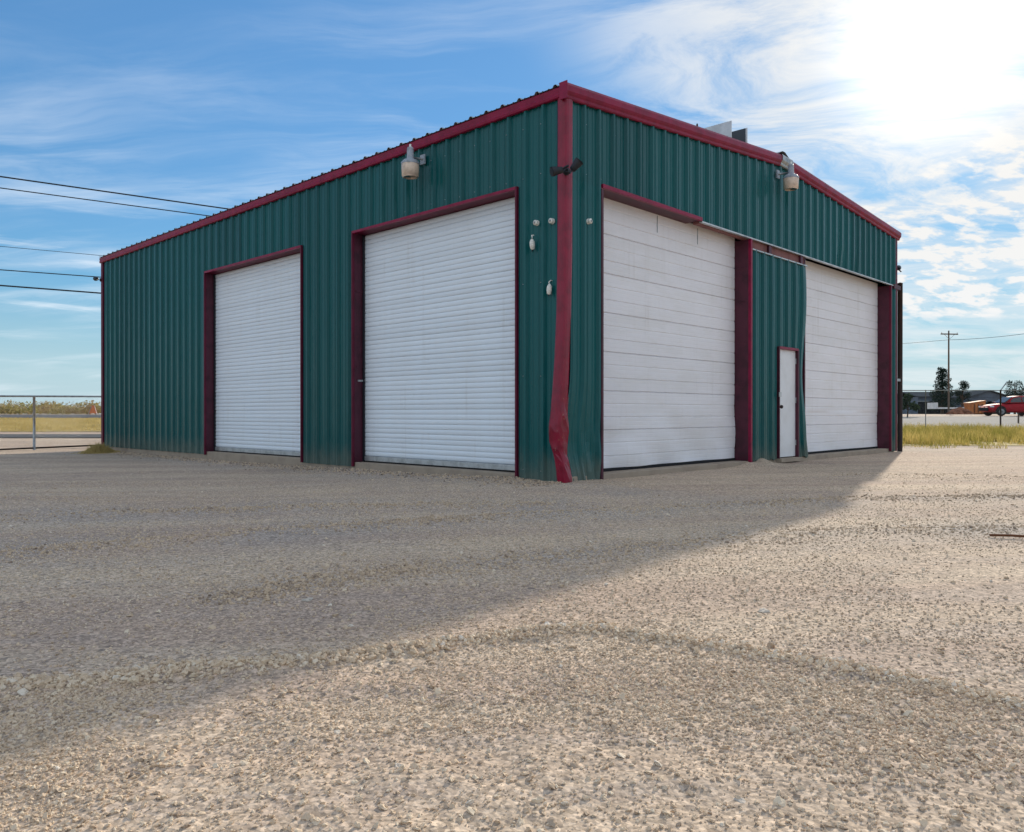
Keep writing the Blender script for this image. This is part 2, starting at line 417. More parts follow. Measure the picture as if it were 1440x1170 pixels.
def yard_z(x, y):
    z = base_z(x, y)
    m = y < 16
    xs, ys = x[m], y[m]; dz = np.zeros(xs.shape)
    wob = .05 * vnoise(xs, ys, .35, 1) + .03 * vnoise(xs, ys, .11, 2)
    for k, (P, h, wd) in RW.items():
        d = polydist(xs, ys, P) + wob * (1 if k == 'A' else 2)
        dz += h * np.exp(-(d / wd) ** 2) * (1.0 + 1.1 * vnoise(xs, ys, .22, 3)) * ((1 - .55 * sstep(xs, -.1, .9)) if k == 'A' else 1.0)
    gu = (xs - CORNER[0]) * UR[0] + (ys - CORNER[1]) * UR[1]; gv = (xs - CORNER[0]) * UL[0] + (ys - CORNER[1]) * UL[1]
    dz += .10 * np.exp(-((gu - 5.0) / .55) ** 2 - ((gv + .02) / .22) ** 2) * (1 + .8 * vnoise(xs, ys, .2, 1)) / np.maximum(1e-3, 1 - sstep(ys, 11, 16))
    lo = loose(xs, ys)
    dz += .04 * vnoise(xs, ys, 2.6, 0) + .010 * vnoise(xs, ys, .7, 1)
    nf = 1 - sstep(ys, 4.2, 6.0)
    dz += lo * (.014 * vnoise(xs, ys, .14, 2) + .006 * nf * vnoise(xs, ys, .05, 3))
    dz += (1 - lo) * nf * (.003 * vnoise(xs, ys, .08, 2) + .003 * vnoise(xs, ys, .03, 4))
    bank = np.exp(-(np.minimum(gu, 0) / .16) ** 2) * (gu < .1) * (gv > 0) * (gv < LWL_) + np.exp(-(np.minimum(gv, 0) / .14) ** 2) * (gv < .1) * (gu > 0) * (gu < .8)
    dz += .022 * bank * np.clip(.35 + 1.6 * vnoise(xs, ys, .55, 3) + .7 * vnoise(xs, ys, .13, 1), 0, 1) / np.maximum(.25, 1 - sstep(ys, 11, 16))
    z = z.copy(); z[m] += dz * (1 - sstep(ys, 11, 16)) * np.where(ys < -1, 0.3, 1)
    return z

def axis_lines(core0, core1, step, grow, lo, hi):
    a = list(np.arange(core0, core1, step))
    s = step; v = a[-1]
    while v < hi: s *= grow; v += s; a.append(min(v, hi))
    s = step; v = a[0]; pre = []
    while v > lo: s *= grow; v -= s; pre.append(max(v, lo))
    return np.array(sorted(pre) + a)

def ground_material():
    m = bpy.data.materials.new('caliche_gravel_yard'); m.use_nodes = True; t = Tree(m.node_tree)
    b = m.node_tree.nodes['Principled BSDF']
    b.inputs['Roughness'].default_value = .93; b.inputs['Specular IOR Level'].default_value = .12
    p = t.node('ShaderNodeTexCoord').outputs['Object']
    x, y, z = t.sep(p)
    p2 = t.comb(x, y, 0.0)
    wv = t.noise(t.mapping(p2, scale=(.35, .7, 1)), .8, 3, .5)
    tr = t.comb(t.math('MULTIPLY', x, .16), t.math('ADD', t.math('MULTIPLY', y, 1.25), t.math('MULTIPLY_ADD', x, -.16, t.math('MULTIPLY', wv, 1.1))), 0.0)
    big = t.noise(tr, 1.0, 5, .58, .3)                   # broad wheel-track bands
    band = t.noise(t.mapping(tr, loc=(3.3, 7.7, 0)), 3.1, 5, .6, .5)
    mid = t.noise(t.mapping(p2, scale=(.7, .8, 1)), 1.3, 7, .70, .8)
    fine = t.noise(p2, 38, 3, .7)
    grit = t.noise(p2, 130, 2, .7)
    c = t.mix(t.step(big, .34, .64), (.53, .39, .29), (.65, .505, .365))
    c = t.mix(t.math('MULTIPLY', t.step(band, .48, .68), .38), c, (.46, .38, .325))
    c = t.mix(t.math('MULTIPLY', t.step(mid, .48, .68), .55), c, (.44, .335, .27))
    pale = t.noise(t.mapping(tr, scale=(2.2, 1, 1), loc=(9, 4, 0)), 2.2, 7, .68, .6)
    c = t.mix(t.math('MULTIPLY', t.step(pale, .60, .76), .55), c, (.74, .61, .47))
    c = t.mix(t.math('MULTIPLY', t.step(fine, .42, .75), .45), c, (.30, .235, .18))
    c = t.mix(t.math('MULTIPLY', t.step(grit, .56, .76), .45), c, (.70, .58, .45))
    # grey crushed stone drifts: along the windrows and the foot of the long wall
    cr = t.node('ShaderNodeAttribute', attribute_name='crushed').outputs['Fac']
    c = t.mix(t.math('MULTIPLY', cr, .75), c, (.42, .36, .31))
    # every embedded pebble has its own shade
    for sc, lo, hi, amt in ((82, .50, 1.35, .75), (38, .72, 1.2, .6)):
        vd = t.node('ShaderNodeTexVoronoi'); t.put(vd.inputs['Vector'], p2); vd.inputs['Scale'].default_value = sc
        r_ = t.sep(vd.outputs['Color'])[0]
        hv = t.node('ShaderNodeHueSaturation'); t.put(hv.inputs['Value'], t.math('MULTIPLY_ADD', r_, hi - lo, lo)); t.put(hv.inputs['Color'], c); hv.inputs['Fac'].default_value = amt
        c = hv.outputs[0]
    for sc, cut in ((46, .80), (21, .90)):                 # darker stones bedded in the fines
        vd = t.node('ShaderNodeTexVoronoi'); t.put(vd.inputs['Vector'], t.mapping(p2, loc=(sc, 3, 0))); vd.inputs['Scale'].default_value = sc
        m_ = t.math('MULTIPLY', t.step(t.sep(vd.outputs['Color'])[1], cut, cut + .04), t.math('SUBTRACT', 1.0, t.step(vd.outputs['Distance'], .26, .42)))
        c = t.mix(t.math('MULTIPLY', m_, .7), c, (.20, .165, .14))
    t.put(b.inputs['Base Color'], c)
    vor = t.voronoi(p2, 55); vor2 = t.voronoi(p2, 22)
    h = t.math('ADD', t.math('MULTIPLY', vor, -.8), t.math('MULTIPLY', vor2, -.5))
    h = t.math('ADD', h, t.math('MULTIPLY', fine, .8))
    bp = t.node('ShaderNodeBump'); bp.inputs['Strength'].default_value = .6; bp.inputs['Distance'].default_value = .006
    t.put(bp.inputs['Height'], h); t.put(b.inputs['Normal'], bp.outputs[0])
    return m

def build_ground():
    xs = axis_lines(-3.3, 3.3, .0145, 1.030, -6000, 6000)
    ys = axis_lines(1.15, 4.9, .0135, 1.022, -60, 7000)
    X, Y = np.meshgrid(xs, ys); nx, ny = len(xs), len(ys)
    Z = yard_z(X.ravel(), Y.ravel())
    V = np.stack([X.ravel(), Y.ravel(), Z], 1)
    i = np.arange((ny - 1) * (nx - 1)); r, c = i // (nx - 1), i % (nx - 1); a = r * nx + c
    F = np.stack([a, a + 1, a + nx + 1, a + nx], 1)
    o = npmesh('ground', V, F, ground_material(), smooth=True)
    xf, yf = X.ravel(), Y.ravel(); g = np.zeros(len(xf), np.float32); m = yf < 20; xs_, ys_ = xf[m], yf[m]
    k = np.zeros(xs_.shape)
    for nm, wd in (('B', .55), ('E', .75), ('C', .22), ('D', .5)): k = np.maximum(k, np.exp(-(polydist(xs_, ys_, RW[nm][0]) / wd) ** 2))
    u = (xs_ - CORNER[0]) * UR[0] + (ys_ - CORNER[1]) * UR[1]     # metres out from the long wall (negative = outside)
    k = np.maximum(k, .9 * np.exp(-(np.minimum(u, 0) / 1.5) ** 2) * (u < .2) * sstep(ys_, 7, 10))
    g[m] = np.clip(k * (.75 + 1.1 * vnoise(xs_, ys_, .9, 1) + .7 * vnoise(xs_, ys_, .25, 2)), 0, 1)
    A = o.data.attributes.new('crushed', 'FLOAT', 'POINT'); A.data.foreach_set('value', g)
    tag(o, 'tan caliche and gravel yard around the shop', kind='structure')
build_ground()

def zg(x, y): return float(base_z(np.array([x]), np.array([y]))[0])

def sheet(name, x0, x1, y0, y1, mat, lift, nx=20, ny=24, kind='structure', label=None):
    xs = np.linspace(x0, x1, nx); ys = np.linspace(y0, y1, ny); X, Y = np.meshgrid(xs, ys)
    Z = base_z(X.ravel(), Y.ravel()) + lift
    V = np.stack([X.ravel(), Y.ravel(), Z], 1)
    i = np.arange((ny - 1) * (nx - 1)); r, c = i // (nx - 1), i % (nx - 1); a = r * nx + c
    o = npmesh(name, V, np.stack([a, a + 1, a + nx + 1, a + nx], 1), mat, smooth=True)
    return tag(o, label, kind=kind)
sheet('field', -400, -2, 35, 58.5, M['fieldsoil'], .02, label='dry grass strip between the two roads left of the shop')
sheet('service_road', -300, -4, 28.5, 32.0, M['asphalt'], .025, label='narrow grey service road beyond the gate')
sheet('highway', -900, -2, 59.5, 73, M['asphalt'], .03, label='asphalt highway along the brush line')
for yy in (66.2,):
    sheet('road_marking', -300, -2, yy, yy + .15, M['paint_line'], .045, ny=3, label='painted line along the highway')
sheet('street', 3, 900, 38.5, 64, M['paleroad'], .03, label='pale street beyond the verge on the right')
sheet('verge', 6, 300, 21.5, 37.5, M['fieldsoil'], .015, label='soil of the weedy verge by the right fence')

# ------------------------------------------------------------------ loose stones (uncountable)
def stone_material():
    m = bpy.data.materials.new('gravel_stone'); m.use_nodes = True; t = Tree(m.node_tree)
    b = m.node_tree.nodes['Principled BSDF']; b.inputs['Roughness'].default_value = .9; b.inputs['Specular IOR Level'].default_value = .15
    a = t.node('ShaderNodeAttribute', attribute_type='INSTANCER', attribute_name='tint').outputs['Fac']
    r = t.node('ShaderNodeValToRGB'); e = r.color_ramp.elements
    e[0].position = 0; e[0].color = (.16, .13, .11, 1); e[1].position = 1; e[1].color = (.74, .66, .56, 1)
    for pos, col in ((.16, (.38, .29, .215, 1)), (.35, (.60, .455, .315, 1)), (.62, (.68, .53, .375, 1)), (.85, (.74, .61, .45, 1))):
        k = e.new(pos); k.color = col
    t.put(r.inputs[0], a)
    oc = t.node('ShaderNodeTexCoord').outputs['Object']
    n = t.noise(oc, 2.5, 4, .6)
    t.put(b.inputs['Base Color'], t.mix(t.step(n, .4, .7), r.outputs[0], (.30, .25, .19)) if False else r.outputs[0])
    return m

def stones_object(name, P, S, tint, mat, label):
    n = len(P)
    me = bpy.data.meshes.new(name); me.vertices.add(n); me.vertices.foreach_set('co', P.astype(np.float32).ravel())
    A = me.attributes.new('size', 'FLOAT_VECTOR', 'POINT'); A.data.foreach_set('vector', S.astype(np.float32).ravel())
    rot = RNG.random((n, 3)) * np.array([.7, .7, 6.28])
    A = me.attributes.new('turn', 'FLOAT_VECTOR', 'POINT'); A.data.foreach_set('vector', rot.astype(np.float32).ravel())
    A = me.attributes.new('tint', 'FLOAT', 'POINT'); A.data.foreach_set('value', tint.astype(np.float32))
    A = me.attributes.new('pick', 'INT', 'POINT'); A.data.foreach_set('value', RNG.integers(0, 5, n).astype(np.int32))
    o = link(bpy.data.objects.new(name, me)); tag(o, label, kind='stuff')
    ng = bpy.data.node_groups.new(name, 'GeometryNodeTree')
    ng.interface.new_socket('Geometry', in_out='INPUT', socket_type='NodeSocketGeometry')
    ng.interface.new_socket('Geometry', in_out='OUTPUT', socket_type='NodeSocketGeometry')
    N, Lk = ng.nodes, ng.links
    gi = N.new('NodeGroupInput'); go = N.new('NodeGroupOutput')
    g2i = N.new('GeometryNodeGeometryToInstance')
    for k in range(5):
        ico = N.new('GeometryNodeMeshIcoSphere'); ico.inputs['Radius'].default_value = 1; ico.inputs['Subdivisions'].default_value = 2
        nz = N.new('ShaderNodeTexNoise'); nz.noise_dimensions = '4D'; nz.inputs['Scale'].default_value = 1.5; nz.inputs['W'].default_value = k * 7.3; nz.inputs['Detail'].default_value = 1
        sub = N.new('ShaderNodeVectorMath'); sub.operation = 'SUBTRACT'; sub.inputs[1].default_value = (.5, .5, .5)
        Lk.new(nz.outputs['Color'], sub.inputs[0])
        scl = N.new('ShaderNodeVectorMath'); scl.operation = 'SCALE'; scl.inputs['Scale'].default_value = 2.1; Lk.new(sub.outputs[0], scl.inputs[0])
        sp = N.new('GeometryNodeSetPosition'); Lk.new(ico.outputs['Mesh'], sp.inputs['Geometry']); Lk.new(scl.outputs[0], sp.inputs['Offset'])
        sm = N.new('GeometryNodeSetMaterial'); sm.inputs['Material'].default_value = mat; Lk.new(sp.outputs[0], sm.inputs['Geometry'])
        Lk.new(sm.outputs[0], g2i.inputs[0])
    def attr(nm, ty):
        a = N.new('GeometryNodeInputNamedAttribute'); a.data_type = ty; a.inputs['Name'].default_value = nm; return a.outputs[0]
    iop = N.new('GeometryNodeInstanceOnPoints')
    Lk.new(gi.outputs[0], iop.inputs['Points']); Lk.new(g2i.outputs[0], iop.inputs['Instance'])
    iop.inputs['Pick Instance'].default_value = True
    Lk.new(attr('pick', 'INT'), iop.inputs['Instance Index'])
    Lk.new(attr('turn', 'FLOAT_VECTOR'), iop.inputs['Rotation']); Lk.new(attr('size', 'FLOAT_VECTOR'), iop.inputs['Scale'])
    Lk.new(iop.outputs[0], go.inputs[0])
    md = o.modifiers.new('scatter', 'NODES'); md.node_group = ng
    me.materials.append(mat)
    return o

def build_stones():
    mat = stone_material()
    Ps, Ss, Ts = [], [], []
    def scatter(n, y0, y1, rmin, rmax, keep, spread=.78, tmin=0.14, tmax=1., bury=.25, sq=2.2, flat=(.32, .58)):
        # density falls with distance so that the area in view is covered evenly
        y = (y0 ** .35 + RNG.random(n) * (y1 ** .35 - y0 ** .35)) ** (1 / .35)
        x = (RNG.random(n) * 2 - 1) * spread * (y + .5)
        k = RNG.random(n) < keep(x, y); x, y = x[k], y[k]
        inside = in_building(x, y); x, y = x[~inside], y[~inside]
        r = rmin + (rmax - rmin) * RNG.random(len(x)) ** sq
        s = np.stack([r * RNG.uniform(.75, 1.3, len(x)), r * RNG.uniform(.75, 1.2, len(x)), r * RNG.uniform(*flat, len(x))], 1)
        z = yard_z(x, y) + s[:, 2] * (1 - 2 * bury) * .6
        Ps.append(np.stack([x, y, z], 1)); Ss.append(s); Ts.append(np.clip(tmin + (tmax - tmin) * RNG.beta(1.7, 1.6, len(x)), 0, 1))
    def ridge_near(names, w):
        def f(x, y):
            d = np.full(x.shape, 9.)
            for nm in names: d = np.minimum(d, polydist(x, y, RW[nm][0]) / w)
            return np.exp(-d ** 2)
        return f
    patchy = lambda x, y: sstep(vnoise(x, y, 1.3, 0) + .5 * vnoise(x, y, .4, 1), -.28, .35)
    scatter(150000, 1.2, 4.6, .0018, .0050, lambda x, y: loose(x, y) * (.15 + .85 * patchy(x * 1.6, y * 1.9)), bury=.12, flat=(.5, .85), tmax=.92)
    scatter(56000, 1.2, 4.6, .0045, .0090, lambda x, y: loose(x, y) * (.10 + .90 * patchy(x * 1.2 + 7, y * 1.4)), bury=.20, flat=(.4, .7), tmax=.9)
    scatter(1500, 1.2, 4.6, .008, .015, lambda x, y: loose(x, y) * .8, sq=2.5, bury=.32)
    scatter(70000, 2.2, 4.4, .003, .012, ridge_near(['A'], .05), bury=.12, flat=(.5, .85), tmin=.3)
    scatter(38000, 2.0, 4.4, .005, .0145, lambda x, y: ridge_near(['A'], .06)(x, y) * (1 - .35 * sstep(x, -.1, .9)), bury=.05, flat=(.6, .95), tmin=.15, tmax=1.)
    scatter(50000, 4.0, 11, .005, .013, lambda x, y: ridge_near(['B', 'C', 'E'], .14)(x, y) * sstep(vnoise(x, y, .8, 2), -.2, .2), bury=.05, flat=(.6, .95), tmin=.1, tmax=.5)
    scatter(95000, 2.8, 11, .0024, .0066, lambda x, y: (1 - loose(x, y)) * (.12 + .88 * patchy(x * .9, y * 1.6) ** 1.5), bury=.15, flat=(.45, .75), tmin=.12, tmax=.9, sq=2.0)
    scatter(1300, 2.8, 11, .007, .014, lambda x, y: (1 - loose(x, y)), bury=.2, flat=(.4, .7), tmin=.2, sq=2.5)
    scatter(80000, 2.3, 9.5, .002, .0062, lambda x, y: (1 - loose(x, y)) * (.10 + .90 * patchy(x, y) ** 2), flat=(.25, .45), bury=.3, tmin=.2)
    scatter(60000, 4.0, 12, .004, .011, ridge_near(['B', 'C', 'D', 'E', 'F'], .22), bury=.12, tmin=.1, tmax=.6, flat=(.5, .85))
    scatter(16000, 7, 22, .004, .009, lambda x, y: .15 + .6 * patchy(x * .6, y), flat=(.3, .5), tmin=.2)
    # crushed stone lying along the foot of the walls
    C = np.array(CORNER); n = 3600
    tt = RNG.random(n) ** 1.3 * 15; off = np.abs(RNG.normal(0, .30, n)) + .05
    pts = C + np.outer(tt, UL) - np.outer(off, UR)
    r = RNG.uniform(.004, .017, n) * RNG.uniform(.5, 1, n)
    Ps.append(np.stack([pts[:, 0], pts[:, 1], yard_z(pts[:, 0], pts[:, 1]) + r * .3], 1)); Ss.append(np.stack([r, r, r * .7], 1)); Ts.append(RNG.random(n) * .6)
    P, S, T = np.concatenate(Ps), np.concatenate(Ss), np.concatenate(Ts)
    stones_object('gravel', P, S, T, mat, 'loose tan and grey gravel stones strewn over the yard')

# ------------------------------------------------------------------ the shop building
GW, LWL = 11.72, 15.60           # gable width (local x), long wall (local y)
EAVE, RIDGE_X, RIDGE_Z, EAVE_F = 4.80, 5.86, 5.28, 4.92
def in_building(x, y):
    dx, dy = x - CORNER[0], y - CORNER[1]
    u = dx * UR[0] + dy * UR[1]; v = dx * UL[0] + dy * UL[1]
    return (u > -.03) & (v > -.03) & (u < GW + .03) & (v < LWL + .03)
def loc2w(u, v, z=0.0):
    p = np.array(CORNER) + u * UR + v * UL; return (p[0], p[1], z)
def rake_z(u): return EAVE + (RIDGE_Z - EAVE) * u / RIDGE_X if u < RIDGE_X else RIDGE_Z + (EAVE_F - RIDGE_Z) * (u - RIDGE_X) / (GW - RIDGE_X)

PITCH = .3048
RIB = [(-.040, 0), (-.016, .041), (.016, .041), (.040, 0), (.083, 0), (.094, .010), (.110, .010), (.121, 0), (.184, 0), (.195, .010), (.211, .010), (.222, 0)]
def profile(s0, s1, phase=0.0):
    pts = []
    k0 = math.floor((s0 - phase) / PITCH) - 1; k1 = math.ceil((s1 - phase) / PITCH) + 1
    for k in range(k0, k1 + 1):
        for a, h in RIB: pts.append((phase + k * PITCH + a, h))
    def hgt(s):
        for (a, ha), (b, hb) in zip(pts[:-1], pts[1:]):
            if a <= s <= b: return ha + (hb - ha) * (s - a) / max(b - a, 1e-9)
        return 0
    return [(s0, hgt(s0))] + [p for p in pts if s0 + .002 < p[0] < s1 - .002] + [(s1, hgt(s1))]

def panel_mesh(rects, place, deform=None):
    """rects: (s0, s1, z0, z1) with z1 a number or a function of s; place(s, h, z) -> local point"""
    mb = MB()
    for (s0, s1, z0, z1, nz) in rects:
        pr = profile(s0, s1, .04); v = []; f = []; n = len(pr)
        for j in range(nz + 1):
            for s, h in pr:
                top = z1(s) if callable(z1) else z1
                bot = z0(s) if callable(z0) else z0
                z = bot + (top - bot) * j / nz
                q = (s, h, z) if deform is None else deform(s, h, z)
                v.append(place(*q))
        for j in range(nz):
            for i in range(n - 1): f.append((j*n+i, j*n+i+1, (j+1)*n+i+1, (j+1)*n+i))
        mb.add(v, f)
    return mb

def build_shop():
    B = empty('metal_shop_building', (CORNER[0], CORNER[1], 0), ANG,
              'dark green ribbed metal shop building with crimson trim and white overhead doors', 'building')
    gable = lambda s, h, z: (s, -h, z)
    longw = lambda s, h, z: (-h, s, z)
    rightw = lambda s, h, z: (GW + h, s, z)
    backw = lambda s, h, z: (s, LWL + h, z)
    # slab
    f = MB().box(.012, GW - .012, .012, LWL - .012, -.4, .085).build('foundation', M['concrete'], B, bevel=.01)
    tag(f, 'concrete slab edge showing under the doors')
    # --- long wall: full sheets 0.914 m wide, notched round the two roller doors
    D2 = (.815, 4.47); D1 = (6.025, 9.75); HZ = 3.80
    s = 0.0
    while s < LWL - .05:
        e = min(s + .9144, LWL); cuts = sorted({s, e, *[c for c in (*D1, *D2) if s < c < e]})
        rects = []
        for a, b in zip(cuts[:-1], cuts[1:]):
            m = (a + b) / 2; op = D1[0] < m < D1[1] or D2[0] < m < D2[1]
            zb = HZ if op else (.0 if m < .9 else .015 if m < 6.1 else .03)
            rects.append((a, b, zb, EAVE - .005, 1))
        panel_mesh(rects, longw).build('wall_panel', M['green'], B)
        s = e
    # --- gable wall: header sheets, corner strip, middle bay and far strip
    A0, A1, B0, B1 = .70, 4.73, 6.93, 11.36; GH = 3.80
    dent = lambda s, z: .045 * math.exp(-((s - 8.6) / .25) ** 2 - ((z - 3.85) / .22) ** 2) + .03 * math.exp(-((s - 9.4) / .2) ** 2 - ((z - 3.9) / .2) ** 2)
    s = 0.0
    def corner_bend(u, h, z):
        k = max(0.0, 1 - (u - .085) / .60); lo = max(0., 1.1 - z) / 1.1
        push = (.085 * math.exp(-((z - .66) / .40) ** 2) - .05 * math.exp(-(z / .22) ** 2)) * k
        fl = 1 - .7 * math.exp(-((z - .5) / .5) ** 2) * min(1, k * 1.5)
        dimple = .050 * math.exp(-((z - .50) / .45) ** 2) * k
        fold = .016 * lo * math.sin(26 * (u + .35 * z)) * (1 - k)
        return (u - push, h * fl - dimple + fold, z)
    while s < GW - .05:
        e = min(s + .9144, GW)
        cuts = sorted({s, e, *[c for c in (A0, A1, RIDGE_X, B0, B1) if s < c < e]})
        rects = []; low = []
        for a, b in zip(cuts[:-1], cuts[1:]):
            m = (a + b) / 2
            rects.append((a, b, GH, rake_z, 3))
        panel_mesh(rects, gable, lambda u, h, z: (u, h - dent(u, z), z)).build('wall_panel', M['green'], B)
        s = e
    panel_mesh([(.058, A0, .0, GH, 30)], gable, corner_bend).build('wall_panel', M['green'], B)
    # middle bay: sheets hang from a girt below the header; their free edge is bent
    def mid_bend(u, h, z):
        k = max(0., (u - 6.2) / .72)
        w = (-.10 * math.exp(-((z - 1.45) / .6) ** 2) + .13 * math.exp(-((z - .02) / .26) ** 2)) * k
        return (u + w, h + .02 * k * math.sin(z * 2.6), z)
    ragged = lambda u: .07 + .014 * math.sin(u * 31) + .010 * math.sin(u * 73 + 1)
    W0, W1, WZ = 5.76, 6.58, 2.05
    panel_mesh([(4.79, 5.66, ragged, 3.62, 20)], gable).build('wall_panel', M['green'], B)
    panel_mesh([(5.66, W0, ragged, 3.62, 20), (W0, W1, WZ, 3.62, 12)], gable, mid_bend).build('wall_panel', M['green'], B)
    panel_mesh([(W1, 6.93, ragged, 3.62, 24)], gable, mid_bend).build('wall_panel', M['green'], B)
    panel_mesh([(B1, GW, .02, GH, 2)], gable).build('wall_panel', M['green'], B)
    # --- the two walls away from the camera
    for k in range(18):
        a = k * .9144; b = min(a + .9144, LWL)
        if b - a > .05: panel_mesh([(a, b, .02, EAVE_F - .03, 1)], rightw).build('wall_panel', M['green'], B)
    for k in range(13):
        a = k * .9144; b = min(a + .9144, GW)
        if b - a > .05: panel_mesh([(a, b, .02, rake_z, 2)], backw).build('wall_panel', M['green'], B)
    # --- roof sheets, ribs running from eave to ridge
    def roof_side(x0, z0, x1, z1):
        k = -.06
        while k < LWL + .05:
            e = min(k + .9144, LWL + .06)
            if e - k < .05: break
            pr = profile(k, e, .10); n = len(pr); v = [(x0, sy, z0 + h * .75) for sy, h in pr] + [(x1, sy, z1 + h * .75) for sy, h in pr]
            MB().add(v, [(i, i+1, i+1+n, i+n) for i in range(n - 1)]).build('roof_panel', M['roof'], B)
            k = e
    roof_side(-.085, EAVE + .106, RIDGE_X, RIDGE_Z + .135)
    roof_side(GW + .085, EAVE_F + .106, RIDGE_X, RIDGE_Z + .135)
    # --- trims
    ep = [(-.02, .055), (.050, .044), (.066, .052), (.074, .080), (.062, .104), (.072, .165), (.060, .178), (-.03, .178)]   # eave: fold, belly, lip
    MB().sweep(ep, (0, LWL + .07, EAVE - .075), (0, -.03, EAVE - .075)).build('eave_trim', M['maroon'], B)
    MB().sweep(ep, (GW, -.03, EAVE_F - .075), (GW, LWL + .07, EAVE_F - .075)).build('eave_trim', M['maroon'], B)
    rp = [(-.03, .030), (.045, .020), (.06, .034), (.066, .062), (.082, .080), (.096, .105), (.100, .172), (.080, .208), (-.04, .218)]
    rl = lambda u0, z0, u1, z1: MB().sweep(rp, (u0, 0, z0 - .075), (u1, 0, z1 - .075)).build('rake_trim', M['maroon'], B)
    rl(-.09, EAVE - .012, RIDGE_X - .06, RIDGE_Z - .005)
    rl(RIDGE_X + .30, RIDGE_Z - .025, GW + .13, EAVE_F - .01)
    MB().box(-.094, -.087, -.107, .02, EAVE - .075, EAVE + .135).build('trim_end_cap', M['maroon'], B)
    rc = MB().sweep([(a + .008, b + .008) for a, b in rp], (RIDGE_X - .10, 0, RIDGE_Z - .082), (RIDGE_X + .33, 0, RIDGE_Z - .10)).build('ridge_end_cap', M['galv'], B)
    tag(rc, 'bare grey metal end cap at the roof ridge')
    MB().sweep([(-.22, -.03), (-.05, .045), (.05, .045), (.22, -.03)], (RIDGE_X, -.08, RIDGE_Z + .15), (RIDGE_X, LWL + .06, RIDGE_Z + .15)).build('ridge_cap', M['roof'], B)
    # corner trims (front one is buckled by a knock near the ground)
    def corner_trim(mat, sx, ox, oy, top, bent):
        prof = [(.086, .010), (.084, -.046), (.064, -.052), (.006, -.052), (-.030, -.046), (-.046, -.030), (-.052, .006), (-.052, .064), (-.046, .084), (.010, .086)]
        # height, sideways shift, width factor, set-back, twist: straight folds between these levels
        K = [(-.03, .0, 1.0, .0, .0), (.07, .006, 1.04, .0, .06), (.17, .020, 1.02, .012, .14), (.27, .036, .98, .022, .20), (.37, .058, .92, .020, .10), (.44, .074, 1.06, .004, .02), (.53, .080, 1.26, -.006, .0),
             (.64, .082, 1.34, .004, -.03), (.74, .080, 1.30, .014, .0), (.86, .074, 1.24, .006, .02), (1.02, .066, 1.18, .010, .0), (1.22, .054, 1.10, .004, .0), (1.55, .038, 1.04, .0, .0), (2.1, .018, 1.0, .0, .0), (2.9, .004, 1.0, .0, .0), (top, .0, 1.0, .0, .0)]
        mb = MB(); v = []; f = []; n = len(prof); rj = random.Random(11); nz = len(K) - 1
        for (z, g, wd, ins, tw) in K:
            dx, dy = -.69 * g - .2 * ins - .004 * (wd - 1), .72 * g - .2 * ins
            for i, (a, b) in enumerate(prof):
                a, b = a * wd, b * wd
                if .05 < z < 1.15: a += rj.uniform(-.008, .006); b += rj.uniform(-.008, .006)
                ca, sa = math.cos(tw), math.sin(tw); a, b = a * ca - b * sa, a * sa + b * ca
                v.append((ox + sx * a + dx, oy + b + dy, z + (rj.uniform(-.02, .02) if .05 < z < 1.15 else 0)))
        for j in range(nz):
            for i in range(n - 1): f.append((j*n+i, j*n+i+1, (j+1)*n+i+1, (j+1)*n+i))
        mb.add(v, f); return mb.build('corner_trim', mat, B)
    tag(corner_trim(M['bare_maroon'], 1, 0, 0, EAVE + .0, True), 'crimson corner trim buckled and scraped near the ground')
    MB().box(GW - .05, GW + .040, -.042, .09, .02, EAVE_F).build('corner_trim', M['dark_trim'], B)
    MB().box(-.042, .07, LWL - .075, LWL + .042, .03, EAVE).build('corner_trim', M['dark_trim'], B)
    # rows of roofing screws beside the ribs, one row per girt
    fz = MB()
    def screw(px_, py_, pz_, ax):
        r = .0075; ring = [(math.cos(k * math.pi / 3) * r, math.sin(k * math.pi / 3) * r) for k in range(6)]
        if ax == 'l': v = [(px_ - .002, py_ + a, pz_ + b) for a, b in ring] + [(px_ - .010, py_ + a * .7, pz_ + b * .7) for a, b in ring]
        else: v = [(px_ + a, py_ - .002, pz_ + b) for a, b in ring] + [(px_ + a * .7, py_ - .010, pz_ + b * .7) for a, b in ring]
        fz.add(v, [(i, (i+1) % 6, (i+1) % 6 + 6, i + 6) for i in range(6)] + [tuple(range(6, 12))])
    for zr in (.14, 1.35, 2.55, 3.92, 4.55):
        for k in range(52):
            y_ = .04 + k * PITCH + .058
            if y_ < LWL - .1 and (zr > HZ or not (D1[0] - .05 < y_ < D1[1] + .05 or D2[0] - .05 < y_ < D2[1] + .05)) and y_ > .15: screw(0, y_, zr + RNG.uniform(-.012, .012), 'l')
        for k in range(39):
            x_ = .04 + k * PITCH + .058
            if zr > GH and x_ < GW - .1 and x_ > .15 and zr < rake_z(x_) - .1: screw(x_, 0, zr + RNG.uniform(-.012, .012), 'g')
            elif zr < GH and (4.85 < x_ < 5.7) and zr > 1: screw(x_, 0, zr, 'g')
    tag(fz.build('panel_screws', M['galv'], B), kind='stuff')
    # --- door surrounds on the long wall
    RD = .20
